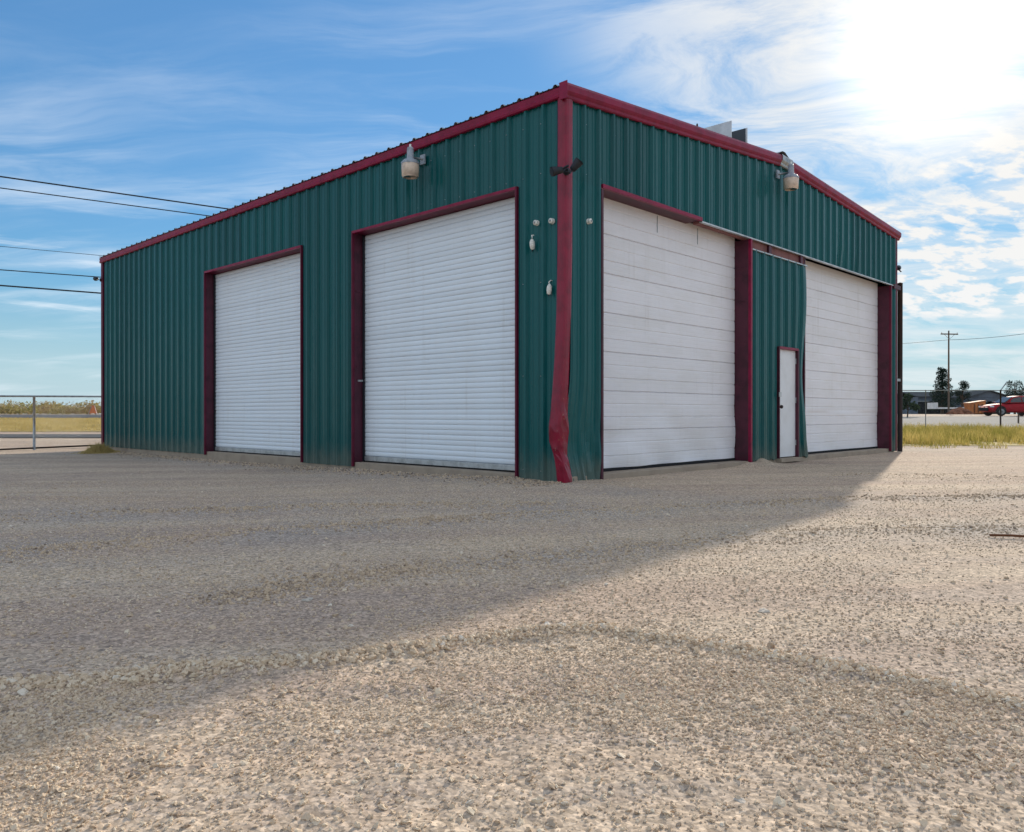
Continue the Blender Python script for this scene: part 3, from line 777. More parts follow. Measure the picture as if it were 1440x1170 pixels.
    for (a, b) in (D1, D2):
        # face trim
        MB().box(-.042, .0, b - .008, b + .022, .02, HZ + .030).build('door_trim', M['dark_trim'], B)
        MB().box(-.042, .0, a - .022, a + .008, .02, HZ + .030).build('door_trim', M['dark_trim'], B)
        MB().box(-.043, .0, a + .008, b - .008, HZ - .008, HZ + .030).build('door_trim', M['maroon'], B)
        # reveals
        MB().box(.0, RD + .06, b - .010, b + .012, .086, HZ + .02).build('jamb', M['jamb'], B)
        MB().box(.0, RD + .06, a - .012, a + .010, .086, HZ + .02).build('jamb', M['jamb'], B)
        MB().box(.001, RD + .06, a + .010, b - .010, HZ - .006, HZ + .02).build('jamb', M['dark_trim'], B)
        # girt clips on the far jamb
        for zc in (2.85, 1.62): MB().box(.03, .17, b - .022, b - .010, zc, zc + .035).build('girt_clip', M['jamb'], B)
        door = bpy.data.objects.new('roller_door', None); link(door, B)
        tag(door, 'white slatted roller door, nearer the corner' if a < 2 else 'white slatted roller door, farther from the corner')
        nsl = 48; z0 = .185; hs = (HZ - .012 - z0) / nsl
        pr = [(0.0, .0), (-.003, .004), (-.0075, .012), (-.0105, .026), (-.011, .040), (-.0095, .054), (-.005, .066), (.0, .0725), (.004, .0738), (.004, hs)]
        v = []; n = len(pr)
        nseg = 12
        for k in range(nseg + 1):
            yy = a + .022 + (b - a - .044) * k / nseg
            v += [(RD + p, yy, q) for p, q in pr]
        me = None
        for k in range(nsl):
            if me is None:
                o = MB().add(v, [(q*n+i, q*n+i+1, (q+1)*n+i+1, (q+1)*n+i) for q in range(nseg) for i in range(n - 1)]).build('slat', M['white_slat'], door, smooth=False); me = o
            else: o = dup(me, door)
            o.location = (RNG.uniform(-.0015, .0015), 0, z0 + k * hs)
        MB().box(RD - .03, RD + .03, a + .02, b - .02, .105, .182).build('bottom_bar', M['alu'], door, bevel=.006)
        MB().box(RD - .02, RD + .02, a + .02, b - .02, .082, .104).build('seal', M['rubber'], door)
        for yy in (a + .011, b - .047): MB().box(RD - .045, RD - .024, yy, yy + .036, .09, HZ - .012).build('guide', M['black'], door)
    sb = MB().box(.06, .19, 4.440, 4.458, 1.395, 1.425).box(.17, .185, 4.405, 4.44, 1.395, 1.425).build('slide_bolt', M['alu'], B)
    tag(sb, 'bare metal slide bolt on the door jamb')
    # --- gable openings
    GD = .25
    MB().box(A0 + .001, 3.17, -.050, .0, GH - .002, GH + .048).build('header_trim', M['maroon'], B)
    MB().box(A0 + .001, 3.17, .001, GD + .05, GH + .005, GH + .04).build('header_trim', M['jamb'], B)  # header underside, its shade painted in a darker maroon
    MB().box(3.175, GW - .10, -.04, .012, GH - .022, GH - .001).build('drip_edge', M['alu'], B)
    MB().box(3.175, 4.73, .02, .12, GH - .03, GH + .15).build('header_girt', M['girt'], B)
    MB().box(4.80, 6.92, .02, .06, GH - .19, GH - .025).build('header_girt', M['girt'], B)
    for uu in (5.42, 6.68): MB().box(uu, uu + .10, -.02, .018, GH - .20, GH - .024).build('girt_clip', M['jamb'], B)
    MB().box(4.79, 6.93, -.04, .012, 3.605, 3.625).build('drip_edge', M['alu'], B)
    for (a, b, lastcol) in ((A0, A1, 1), (B0, B1, 1)):
        MB().box(b - .008, b + .06, .005, GD + .07, .087, GH - .03).build('jamb', M['jamb'], B)
        for zc in (.62, 1.35, 2.05, 2.75, 3.3): MB().box(b - .016, b - .008, .05, .20, zc, zc + .018).build('girt_clip', M['jamb'], B)
        MB().box(b - .010, b + .040, -.046, .003, .03, GH - .025).build('door_trim', M['dark_trim'] if a > 2 else M['maroon'], B)
        if a < 2: MB().box(a - .03, a + .012, -.048, .003, .02, GH - .023).build('door_trim', M['jamb'], B)
        MB().box(a - .03, a + .006, .004, GD + .06, .087, GH - .03).build('jamb', M['jamb'], B)
        door = bpy.data.objects.new('sectional_door', None); link(door, B)
        first = a < 2
        tag(door, 'white ribbed overhead door with dented lowest sections' if first else 'white ribbed overhead door beside the small walk door')
        z0 = .12; ns = 7; hs = (GH + .05 - z0) / ns
        for k in range(ns):
            gr = [0, .006, .012]; prof = [(.020, 0), (0, .010)]
            for g in (.175, .355):
                dpt = .012 if g < .3 else .006
                prof += [(0, g - .012), (dpt, g - .005), (dpt, g + .005), (0, g + .012)]
            for g in (.06, .115, .235, .295, .415, .475): prof += [(0, g - .008), (.0016, g), (0, g + .008)]
            prof = sorted(prof + [(0, hs - .010), (.020, hs)], key=lambda p: p[1])
            v = []; nx = 26; n = len(prof)
            for i in range(nx + 1):
                u = a + .014 + (b - a - .03) * i / nx
                for dpt, zz in prof:
                    Z = z0 + k * hs + zz; dd = 0.; dz = 0.
                    if first and Z < 1.25:
                        w = max(0., (1.25 - Z) / 1.25)
                        dd = w * (.035 * math.sin(u * 1.9 + 1.2) * math.sin(Z * 4.2) + .018 * math.sin(u * 5.3 + Z * 7)) + .05 * math.exp(-((u - 1.3) / .35) ** 2 - ((Z - .5) / .2) ** 2)
                        dz = -.008 * w * math.exp(-((u - .7) / 1.1) ** 2)
                    elif Z < .9: dd = .012 * math.sin(u * 2.2 + Z * 3)
                    v.append((u, GD + dpt + dd, Z + dz))
            MB().add(v, [(i*n+j, i*n+j+1, (i+1)*n+j+1, (i+1)*n+j) for i in range(nx) for j in range(n - 1)]).build('section', M['white_panel'], door)
        MB().box(a + .012, b - .012, GD - .012, GD + .045, .086, .128).build('seal', M['rubber'], door)
        # bare operator brackets hanging on the top section
        for q in (.42, .70) if first else ():
            uu = a + (b - a) * q; MB().box(uu - .004, uu + .004, GD - .008, GD - .001, GH - .26, GH - .01).build('bracket', M['galv'], door)
        MB().box(a + .02, b - .02, GD + .10, GD + .14, .086, GH + .2).build('inner_panel', M['dark'], door)
    # steel bits of the right bay and the walk door
    wd = bpy.data.objects.new('walk_door', None); link(wd, B); tag(wd, 'narrow white walk door with crimson frame')
    leaf = MB().box(W0 + .035, W1 - .05, .012, .052, .10, WZ - .035).build('door_leaf', M['white_door'], wd, bevel=.004)
    MB().box(W0 + .005, W0 + .033, -.044, .06, .086, WZ).build('door_frame', M['jamb'], wd)
    MB().box(W1 - .048, W1 - .006, -.044, .06, .086, WZ).build('door_frame', M['jamb'], wd)
    MB().box(W0 + .034, W1 - .049, -.047, .06, WZ - .033, WZ + .008).build('door_frame', M['maroon'], wd)
    MB().lathe([(.012, 0), (.012, -.035), (.030, -.045), (.033, -.065), (.022, -.08), (.004, -.082)], (W0 + .085, .012, .995), 14, 'y').build('knob', M['pipe'], wd, smooth=True)
    MB().lathe([(.028, 0), (.028, -.014), (.018, -.022)], (W0 + .085, .012, 1.20), 14, 'y').build('deadbolt', M['alu'], wd, smooth=True)
    MB().box(W0 - .03, W0 + .05, -.062, -.049, 1.17, 1.25).build('hasp', M['alu'], wd)
    for zc in (.30, 1.07, 1.78): MB().box(W1 - .062, W1 - .049, -.006, .010, zc, zc + .10).build('hinge', M['alu'], wd)
    MB().box(W0 - .02, W1 + .02, -.10, .011, .02, .083).build('threshold', M['concrete'], wd)
    # dirt piled against the foot of the middle bay
    return B
SHOP = build_shop()

# ------------------------------------------------------------------ things fixed to the shop
def on_shop(name, u, v, z, label, cat, group=None, turn=0.0):
    p = loc2w(u, v, z); return empty(name, p, ANG + turn, label, cat, group)

def yard_lamp(u, v, z, label, axis):
    """dusk-to-dawn lamp: grey neck and shoulder over a drum lens, on a short arm; local +y points into the wall"""
    t = on_shop('wall_lamp', u, v, z, label, 'lamp', 'yard lamps under the eaves', 0 if axis == 'g' else -math.pi / 2)
    MB().lathe([(.10, .0), (.122, .012), (.128, .12), (.128, .185), (.110, .20)], (0, 0, 0), 24).build('lens', M['lens'], t, smooth=True)
    MB().lathe([(.131, .186), (.135, .205), (.10, .245), (.062, .262), (.052, .275), (.048, .40), (.040, .432), (.012, .44)], (0, 0, 0), 24).build('housing', M['cap'], t, smooth=True)
    MB().lathe([(.016, .44), (.016, .475), (.002, .48)], (0, 0, 0), 10).build('photocell', M['porcelain'], t, smooth=True)
    MB().tube([(0, .03, .30), (0, .12, .30), (0, .235, .32)], .018, 8).build('arm', M['galv'], t, smooth=True)
    MB().box(-.05, .05, .222, .245, .24, .38).build('mount_plate', M['cap'], t)
    return t
yard_lamp(-.28, 2.68, 4.28, 'grey yard lamp with amber lens on the long wall above the roller doors', 'l')
yard_lamp(5.70, -.28, 4.74, 'grey yard lamp with pale pink lens under the gable peak', 'g')

def flood(u, v, z, label, heads, turn):
    t = on_shop('floodlight', u, v, z, label, 'floodlight', 'black floodlights at the building corners', turn)
    MB().lathe([(.045, 0), (.045, -.03), (.02, -.045)], (0, 0, 0), 14, 'y').build('mount', M['black'], t, smooth=True)
    for (dx, dz, yaw, pitch) in heads:
        h = bpy.data.objects.new('lamp_head', None); link(h, t); h.location = (dx, -.12, dz); h.rotation_euler = (pitch, 0, yaw)
        MB().lathe([(.024, .050), (.040, .04), (.046, -.01), (.058, -.075), (.058, -.10)], (0, 0, 0), 16, 'y').build('shell', M['black'], h, smooth=True)
        MB().lathe([(.052, -.1015), (.002, -.1025)], (0, 0, 0), 16, 'y').build('lens', M['black'], h)
        MB().tube([(-dx * .8, .10, -dz), (-dx * .3, .06, -dz * .6), (0, .02, 0)], .014, 6).build('knuckle', M['black'], h)
    return t
flood(-.04, -.05, 3.84, 'black twin floodlight on the crimson front corner trim', ((.085, .02, R(75), R(-48)), (-.10, -.02, R(-75), R(14))), R(-45))
flood(-.03, LWL + .04, 4.34, 'small black floodlight at the far left corner below the eave', ((-.05, .03, R(-60), R(-10)),), R(-120))
flood(GW + .03, .02, 4.16, 'small dark floodlight sticking out at the far right corner', ((.06, .06, R(70), R(-20)),), R(40))

def knob_insulator(u, v, z, label, axis):
    t = on_shop('insulator_knob', u, v, z, label, 'insulator', 'round porcelain insulators by the front corner', 0 if axis == 'g' else -math.pi / 2)
    MB().lathe([(.036, 0), (.036, -.014), (.024, -.02), (.024, -.03), (.034, -.037), (.034, -.048), (.012, -.052)], (0, 0, 0), 16, 'y').build('porcelain_body', M['porcelain'], t, smooth=True)
    MB().lathe([(.011, -.0525), (.011, -.062), (.002, -.064)], (0, 0, 0), 10, 'y').build('screw', M['galv'], t)
knob_insulator(-.005, .46, 3.30, 'round white insulator on the long wall next to the roller door', 'l')
knob_insulator(-.005, .20, 3.28, 'round white insulator on the long wall close to the corner trim', 'l')
knob_insulator(.44, -.005, 3.32, 'round white insulator on the gable wall right of the corner trim', 'g')
def clamp_insulator(u, v, z, label, lean):
    t = on_shop('hanging_insulator', u, v, z, label, 'insulator', 'cream wire clamps hanging by the front corner', -math.pi / 2)
    MB().lathe([(.010, -.03), (.030, -.02), (.040, .03), (.038, .09), (.022, .125), (.013, .13)], (0, -.05, 0), 14).build('clamp_body', M['porcelain'], t, smooth=True)
    MB().tube([(0, -.05, .125), (.012 * lean, -.055, .16), (-.01 * lean, -.04, .19), (0, -.004, .195)], .010, 7).build('bail', M['porcelain'], t, smooth=True)
    MB().tube([(0, -.05, -.03), (-.012, -.052, -.055)], .009, 6).build('wire_stub', M['cable'], t)
    t.scale = (.82, .9, .82); t.rotation_euler.x = .10 * lean
clamp_insulator(-.01, .50, 2.99, 'cream wire clamp hanging below the round insulator beside the roller door', 1)
clamp_insulator(-.01, .22, 2.38, 'cream wire clamp hanging lower, close to the corner trim', -1)

# ridge ventilator: two upright plates either side of the ridge
def ventilator():
    t = on_shop('roof_ventilator', RIDGE_X, 0, RIDGE_Z + .10, 'white ridge ventilator with dark open throat above the gable roof', 'ventilator')
    v0, v1, top = .80, 3.6, .80
    MB().box(-.25, -.235, v0, v1, .0, top).build('side_plate', M['vent_white'], t)
    tag(MB().box(.225, .245, v0 - .06, v1, .0, top - .02).build('side_plate', M['vent_white'], t), None)
    MB().box(.205, .2245, v0 - .03, v1, .02, top - .03).build('throat_shade', M['vent_shade'], t)  # dark sheet over the white plate, standing for its shaded inner face
    MB().box(-.234, .204, v0 + .5, v0 + .53, .0, top - .3).build('baffle', M['vent_shade'], t)
    for k in range(4):
        y = v0 + .12 + k * .85; MB().box(-.234, .204, y, y + .03, top - .46, top - .43).build('cross_strap', M['galv'], t)
    MB().box(-.36, -.251, v0, v1, -.03, .02).build('flange', M['galv'], t)
    MB().box(.246, .36, v0, v1, -.03, .02).build('flange', M['galv'], t)
ventilator()
t = on_shop('roof_stub_pipe', 4.35, .75, rake_z(4.35) + .10, 'thin dark stub pipe sticking up beside the ridge ventilator', 'pipe')
MB().tube([(0, 0, 0), (0, 0, .50)], .010, 8).build('pipe', M['pipe'], t)
MB().lathe([(.016, .48), (.016, .51), (.004, .53)], (0, 0, 0), 10).build('cap', M['pipe'], t)

# steel pipe post in front of the far gable corner
pp = on_shop('pipe_post', 12.01, -.02, 0, 'tall rusty brown steel pipe standing at the far gable corner', 'post')
MB().tube([(0, 0, -.2), (.0, 0, 3.88)], .055, 12).build('pipe', M['pipe'], pp, smooth=True)
MB().lathe([(.058, 3.87), (.058, 3.90), (.02, 3.915)], (0, 0, 0), 12).build('cap', M['pipe'], pp)
MB().box(-.48, -.05, -.035, .03, 3.72, 3.82).build('bracket', M['jamb'], pp)
MB().box(-.29, -.05, -.03, .03, 1.62, 1.68).build('bracket', M['galv'], pp)

build_stones()

# ------------------------------------------------------------------ grass and weeds
def blades(name, n, sampler, h0, h1, w, mat, label, lean=.5, kind='stuff'):
    x, y, hs = sampler(n); n = len(x)
    z = base_z(x, y)
    h = RNG.uniform(h0, h1, n) * hs; th = RNG.random(n) * 6.283; ln = RNG.normal(0, lean, n) * h; la = RNG.random(n) * 6.283
    dx, dy = np.cos(th) * w, np.sin(th) * w
    b0 = np.stack([x - dx, y - dy, z - .01], 1); b1 = np.stack([x + dx, y + dy, z - .01], 1)
    mx, my = x + np.cos(la) * ln * .35, y + np.sin(la) * ln * .35
    m0 = np.stack([mx - dx * .8, my - dy * .8, z + h * .6], 1); m1 = np.stack([mx + dx * .8, my + dy * .8, z + h * .6], 1)
    tp = np.stack([x + np.cos(la) * ln, y + np.sin(la) * ln, z + h], 1)
    V = np.stack([b0, b1, m1, m0, tp], 1).reshape(-1, 3); k = np.arange(n) * 5
    F = np.concatenate([np.stack([k, k+1, k+2], 1), np.stack([k, k+2, k+3], 1), np.stack([k+3, k+2, k+4], 1)])
    o = npmesh(name, V, F, mat)
    tag(o, label, kind=kind); return o
def clumps(x0, x1, y0, y1, nc, spread, skew=1.0):
    def f(n):
        cy = y0 + (y1 - y0) * RNG.random(nc) ** skew; cx = RNG.uniform(x0, x1, nc) * (cy if abs(x0) < 3 and abs(x1) < 3 else 1)
        hs = RNG.uniform(.45, 1.15, nc)
        k = RNG.integers(0, nc, n)
        return cx[k] + RNG.normal(0, spread, n), cy[k] + RNG.normal(0, spread, n), hs[k]
    return f
blades('verge_grass', 52000, clumps(9.5, 26, 22.0, 35.5, 330, .30), .06, .48, .008, M['weeds'], 'yellow green weeds growing thick along the verge behind the shop')
blades('field_grass', 40000, clumps(-.75, -.40, 35.5, 58, 1800, .4), .04, .17, .014, M['drygrass'], 'short dry yellow grass between the two roads')
blades('straggling_weeds', 1500, clumps(8.6, 24, 19.9, 22.2, 60, .10), .03, .16, .007, M['weeds'], 'sparse low weeds straggling from the verge into the gravel')
def tuft(n):
    p = np.array([ground_px(124, 634)]); d = RNG.normal(0, 1, (n, 2)) * np.array([.15, .22])
    return p[0, 0] + d[:, 0], p[0, 1] + d[:, 1] + .5, RNG.uniform(.4, 1, n) * np.exp(-.5 * ((d[:, 0] / .17) ** 2 + (d[:, 1] / .25) ** 2)) + .12
tf = blades('grass_tuft', 2600, tuft, .10, .30, .008, M['drygrass'], 'clump of dry grass at the far left corner of the shop', kind=None)
tag(tf, cat='grass')

def brush(n):
    nc = 260; cy = RNG.uniform(77, 92, nc); cx = RNG.uniform(-.85, -.40, nc) * cy
    return cx, cy, nc
def build_brush():
    cx, cy, nc = brush(0); per = 150
    k = np.repeat(np.arange(nc), per); n = len(k)
    hr = RNG.uniform(.5, 1.1, nc) * np.where(RNG.random(nc) < .12, 1.35, 1)
    ph, ct, rr = RNG.random(n) * 6.283, RNG.random(n), RNG.random(n) ** .5
    r = hr[k] * (.9 + .5 * RNG.random(n))
    P = np.stack([cx[k] + r * rr * np.cos(ph) * 1.1, cy[k] + r * rr * np.sin(ph), base_z(cx[k], cy[k]) + .03 + hr[k] * 1.35 * np.sqrt(np.clip(1 - rr ** 2, 0, 1)) * (.3 + .7 * ct)], 1)
    a = RNG.normal(0, 1, (n, 3)); a /= np.linalg.norm(a, axis=1)[:, None]; b = np.cross(a, RNG.normal(0, 1, (n, 3))); b /= np.linalg.norm(b, axis=1)[:, None]
    s = RNG.uniform(.05, .15, n)[:, None]
    V = np.stack([P - a * s, P + b * s * .6, P + a * s, P - b * s * .6], 1).reshape(-1, 3)
    tag(npmesh('brush', V, np.arange(n * 4).reshape(-1, 4), M['brush']), 'low mesquite brush along the far side of the highway', kind='stuff')
build_brush()

def leafy(centers, per, leaf, flat=1.0):
    out = []
    for (c, r) in centers:
        n = int(per * r * r) + 30
        d = RNG.normal(0, 1, (n, 3)); d /= np.linalg.norm(d, axis=1)[:, None]
        P = np.array(c) + d * (r * RNG.random(n)[:, None] ** .4) * np.array([1, 1, flat])
        a = RNG.normal(0, 1, (n, 3)); a /= np.linalg.norm(a, axis=1)[:, None]; b = np.cross(a, RNG.normal(0, 1, (n, 3))); b /= np.linalg.norm(b, axis=1)[:, None]
        s = RNG.uniform(.6, 1.3, n)[:, None] * leaf
        out.append(np.stack([P - a * s, P + b * s * .55, P + a * s, P - b * s * .55], 1).reshape(-1, 3))
    return np.concatenate(out)
def tree(name, px, Y, h, w, label, cat, mat, kind):
    x = pxX(px, Y); z = zg(x, Y); T = empty(name, (x, Y, z), 0, label, cat)
    MB().tube([(0, 0, -.1), (.05, 0, h * .45), (.0, .03, h * .9)], [.035 * h, .024 * h, .006 * h], 8).build('trunk', M['bark'], T, smooth=True)
    cs = []; limbs = MB()
    if kind == 'pine':
        for k in range(26):
            f = .14 + .84 * k / 26; a = k * 2.4; rad = w / 2 * (1 - f) ** .75 * random.uniform(.7, 1.1) + .08
            c = (math.cos(a) * rad * .8, math.sin(a) * rad * .8, f * h + random.uniform(-.1, .1)); cs.append((c, .12 * w + rad * .32))
            limbs.tube([(0, 0, f * h * .95), c], [.02 * h * (1 - f) + .01, .008], 5)
        V = leafy(cs, 620, .085, .7)
    else:
        for k in range(14):
            f = random.uniform(.34, .92); a = k * 2.4; rad = w / 2 * math.sin(min(1, (1.05 - f) * 1.5) * 1.5) * random.uniform(.35, .85)
            c = (math.cos(a) * rad, math.sin(a) * rad, f * h); cs.append((c, w * random.uniform(.15, .23)))
            limbs.tube([(0, 0, f * h * .7), c], [.012 * h, .006], 5)
        V = leafy(cs, 560, .09)
    limbs.build('limbs', M['bark'], T)
    npmesh('crown', V, np.arange(len(V)).reshape(-1, 4), mat, T)
    return T
tree('pine_tree', 1325, 98, 5.9, 3.0, 'tall dark pine beside the utility pole on the horizon', 'tree', M['leaf_pine'], 'pine')
tree('round_tree', 1353, 108, 4.5, 2.6, 'small round dark tree right of the utility pole', 'tree', M['leaf_pine'], 'round')
tree('round_tree', 1427, 104, 4.6, 3.2, 'dark bushy tree above the red car', 'tree', M['leaf_pine'], 'round')
tree('round_tree', 1452, 104, 4.3, 2.6, 'dark tree cut by the right edge of the picture', 'tree', M['leaf_pine'], 'round')
tree('shrub', 1276, 62, 1.75, 1.5, 'dark shrub beyond the street just right of the shop', 'shrub', M['leaf_green'], 'round')

# ------------------------------------------------------------------ fences
def chain_mesh(p0, p1, z0, z1, step=.062, r=.0012):
    """woven diamond wire between two points; z0/z1 are (start, end) pairs"""
    p0, p1 = np.array(p0), np.array(p1); Ln = np.linalg.norm(p1 - p0); d = (p1 - p0) / Ln
    nrm = np.array([-d[1], d[0]]); v = []; f = []
    hgt = z1[0] - z0[0]
    k = -hgt
    while k < Ln:
        for sgn in (1, -1):
            s0, s1 = (k, k + hgt); a0, a1 = 0., 1.
            if s0 < 0: a0 = -s0 / hgt
            if s1 > Ln: a1 = (Ln - s0) / hgt
            if a1 - a0 < .05: continue
            e = []
            for a in (a0, a1):
                s = s0 + a * hgt; aa = a if sgn > 0 else 1 - a; q = s / Ln
                zb = z0[0] + (z0[1] - z0[0]) * q; zt = z1[0] + (z1[1] - z1[0]) * q
                p = p0 + d * s; e.append((p[0], p[1], zb + (zt - zb) * aa))
            b = len(v)
            for p in e:
                for (o, u) in ((0, r), (.87 * r, -.5 * r), (-.87 * r, -.5 * r)):
                    v.append((p[0] + nrm[0] * o, p[1] + nrm[1] * o, p[2] + u))
            f += [(b+i, b+(i+1) % 3, b+3+(i+1) % 3, b+3+i) for i in range(3)]
        k += step
    return v, f
def left_gate():
    a, b = (pxX(-260, 16.8), 16.8), (pxX(158, 22.6), 22.6)
    A, Bp = np.array(a), np.array(b)
    T = empty('chain_link_gate', (a[0], a[1], zg(*a)), 0, 'low galvanised chain link gate left of the shop', 'gate'); o = T.location
    def L(p): return (p[0] - o.x, p[1] - o.y, p[2] - o.z)
    zt = (1.26, 1.36); zb = (-.05, .0)
    MB().tube([L((*a, zt[0])), L((*b, zt[1]))], .024, 8).build('top_rail', M['galv'], T, smooth=True)
    MB().tube([L((*a, zb[0])), L((*b, zb[1]))], .022, 8).build('bottom_rail', M['pipe'], T, smooth=True)
    # upright at the column the photo shows, and others at the same spacing outside the frame
    def at_px(px):
        d = Bp - A; k = (px - 720) / FPX; s = (k * A[1] - A[0]) / (d[0] - k * d[1]); return s, A + d * s
    for px in (48, -258, 157):
        s, p = at_px(px); MB().tube([L((*p, zg(*p) - .1)), L((*p, zt[0] + (zt[1] - zt[0]) * s))], .032, 8).build('upright', M['galv'], T, smooth=True)
    v, f = chain_mesh(a, b, zb, zt); pydata('chain_link', [L(p) for p in v], f, M['galv'], T)
left_gate()
def right_fence():
    Y = 32.5; x0, x1 = 8.0, 34.0
    T = empty('chain_link_fence', (x0, Y, 0), 0, 'tall chain link fence with outward arm on the post, right of the shop', 'fence')
    zt = EYE + (HOR - 549) / FPX * Y
    MB().tube([(0, 0, zt), (x1 - x0, 0, zt)], .017, 8).build('top_rail', M['fence_grey'], T, smooth=True)
    posts = [pxX(1407, Y) - k * 3.05 for k in (0, 1, 2, 3, -1, -2, -3, -4)]
    for i, x in enumerate(posts):
        p = MB().tube([(x - x0, 0, -.1), (x - x0, 0, zt + .02)], .032 if i == 0 else .018, 8).build('post', M['fence_grey'] if i else M['pipe'], T, smooth=True)
        if i == 0: MB().tube([(x - x0, 0, zt), (x - x0 + .26, -.02, zt + .36)], .022, 6).build('barbed_wire_arm', M['galv'], p)
    v, f = chain_mesh((0, 0), (x1 - x0, 0), (.05, .05), (zt, zt), .07); pydata('chain_link', v, f, M['fence_grey'], T)
right_fence()
x, Y = pxX(1432, 46), 46.0
t = empty('stake', (x, Y, zg(x, Y)), 0, 'short grey stake standing by the street below the red car', 'post')
MB().tube([(0, 0, -.1), (.01, 0, .55)], .045, 8).build('stake_shaft', M['wood'], t); MB().lathe([(.05, .55), (.03, .59)], (.01, 0, 0), 8).build('stake_cap', M['wood'], t)

# ------------------------------------------------------------------ poles and wires
def utility_pole(x, y, h, label, arms, yaw):
    T = empty('utility_pole', (x, y, zg(x, y)), yaw, label, 'utility pole', 'wooden utility poles')
    MB().tube([(0, 0, -.3), (0, 0, h)], [.11, .07], 10).build('pole', M['wood'], T, smooth=True)
    for (z, w) in arms:
        c = MB().box(-w / 2, w / 2, -.16, -.06, z - .06, z + .06).build('crossarm', M['wood'], T)
        for q in (-.48, .48):
            MB().lathe([(.02, .06), (.045, .09), (.05, .13), (.03, .17), (.045, .19), (.01, .21)], (q * w * .95, -.11, z), 8).build('insulator', M['porcelain'], c)
        MB().tube([(-w * .3, -.11, z - .05), (0, -.11, z - .55)], .02, 5).build('brace', M['galv'], c)
        MB().tube([(w * .3, -.11, z - .05), (0, -.11, z - .55)], .02, 5).build('brace', M['galv'], c)
    return T
PX, PY = pxX(1334, 86), 86.0
utility_pole(PX, PY, EYE + (HOR - 465) / FPX * PY - zg(PX, PY), 'slim wooden utility pole with crossarm behind the pine on the right', ((EYE + (HOR - 470) / FPX * PY - zg(PX, PY), 2.0),), R(8))
def wire(name, p0, p1, sag, r, label, group, n=24):
    p0, p1 = Vector(p0), Vector(p1); pts = []
    for k in range(n + 1):
        q = k / n; p = p0.lerp(p1, q); p.z -= 4 * sag * q * (1 - q); pts.append(p)
    o = MB().tube(pts, r, 5).build(name, M['cable'], None, True); tag(o, label, 'cable', group); return o
zW = EYE + (HOR - 478) / FPX * PY
wire('power_line', (PX + .1, PY, zW), (58, 74, 10.4), .55, .022, 'overhead cable running right from the slim utility pole', 'cables on the right')
wire('power_line', (PX - .1, PY, zW), (8, 112, 8.9), .55, .022, 'overhead cable running left from the slim utility pole behind the shop', 'cables on the right')
# line of cables on the left: one pole outside the frame, one hidden behind the shop
NA = np.array([-19.3, 30.1]); ND = np.array([15.0, 10.5]) / math.hypot(15, 10.5)
PA, PB = NA - ND * 19.0, NA + ND * 25.5
HA = 10.9
utility_pole(PA[0], PA[1], HA, 'wooden utility pole carrying the cables, left of the picture', ((10.2, 1.6),), math.atan2(ND[1], ND[0]) + math.pi / 2)
utility_pole(PB[0], PB[1], 10.2, 'wooden utility pole carrying the cables, hidden behind the shop', ((9.6, 1.6),), math.atan2(ND[1], ND[0]) + math.pi / 2)
for (y0, x1, y1, r, lab) in ((247, 315, 292, .030, 'topmost thick cable crossing the sky left of the roof'), (263, 290, 302, .022, 'second cable from the top in the left sky'),
                        (345, 120, 356, .010, 'faint thin middle cable in the left sky'), (378, 143, 388.5, .020, 'cable second from the bottom in the left sky'), (400, 143, 411, .030, 'lowest thick cable in the left sky')):
    def at(px, py):
        k = (px - 720) / FPX; s = (k * NA[1] - NA[0]) / (ND[0] - k * ND[1]); Yw = NA[1] + ND[1] * s
        return s, EYE + (HOR - py) / FPX * Yw
    s0, z0 = at(0, y0); s1, z1 = at(x1, y1); m = (z1 - z0) / (s1 - s0)
    za, zb = z0 + m * (-19.0 - s0), z0 + m * (25.5 - s0)
    wire('power_line', (*PA, za), (*PB, zb), .04, r, lab, 'cables in the left sky')

# ------------------------------------------------------------------ far side of the street
def shed(name, px0, px1, Y, depth, wall_h, roof_h, label, mat, roofmat, doors=0, ridge_along=True):
    x0, x1 = pxX(px0, Y), pxX(px1, Y); cx = (x0 + x1) / 2; w = x1 - x0
    T = empty(name, (cx, Y, zg(cx, Y)), 0, label, 'building')
    MB().box(-w/2, w/2, 0, depth, -.2, wall_h).build('wall', mat, T)
    if ridge_along: poly = [(-.4, wall_h - .03), (depth / 2, roof_h), (depth + .4, wall_h - .03), (depth + .4, wall_h + .08), (depth / 2, roof_h + .12), (-.4, wall_h + .08)]; MB().prism(poly, 'x', -w/2 - .3, w/2 + .3).build('roof', roofmat, T)
    else:
        poly = [(-w/2 - .4, wall_h - .03), (0, roof_h), (w/2 + .4, wall_h - .03), (w/2 + .4, wall_h + .09), (0, roof_h + .12), (-w/2 - .4, wall_h + .09)]
        MB().prism(poly, 'y', -.4, depth + .3).build('roof', roofmat, T)
        MB().prism([(-w/2, wall_h - .02), (w/2, wall_h - .02), (0, roof_h)], 'y', .0, .1).build('gable_wall', mat, T)
    for k in range(doors):
        q = -w/2 + w * (k + .5) / doors; d = MB().box(q - .9, q + .9, -.05, -.004, .0, wall_h * .72).build('door', M['dark'], T)
        MB().box(q - 1.0, q + 1.0, -.08, -.052, wall_h * .72 + .01, wall_h * .72 + .12).build('door_header', M['shed2'], d)
    return T
shed('long_shed', 1291, 1341, 118, 9, 2.55, 3.3, 'long blue grey metal shed behind the pine', M['shed'], M['shedroof'], 3)
shed('lean_to_shed', 1340, 1366, 122, 8, 2.2, 2.9, 'small pale shed between the long shed and the glassy one', M['shed2'], M['shedroof'], 2)
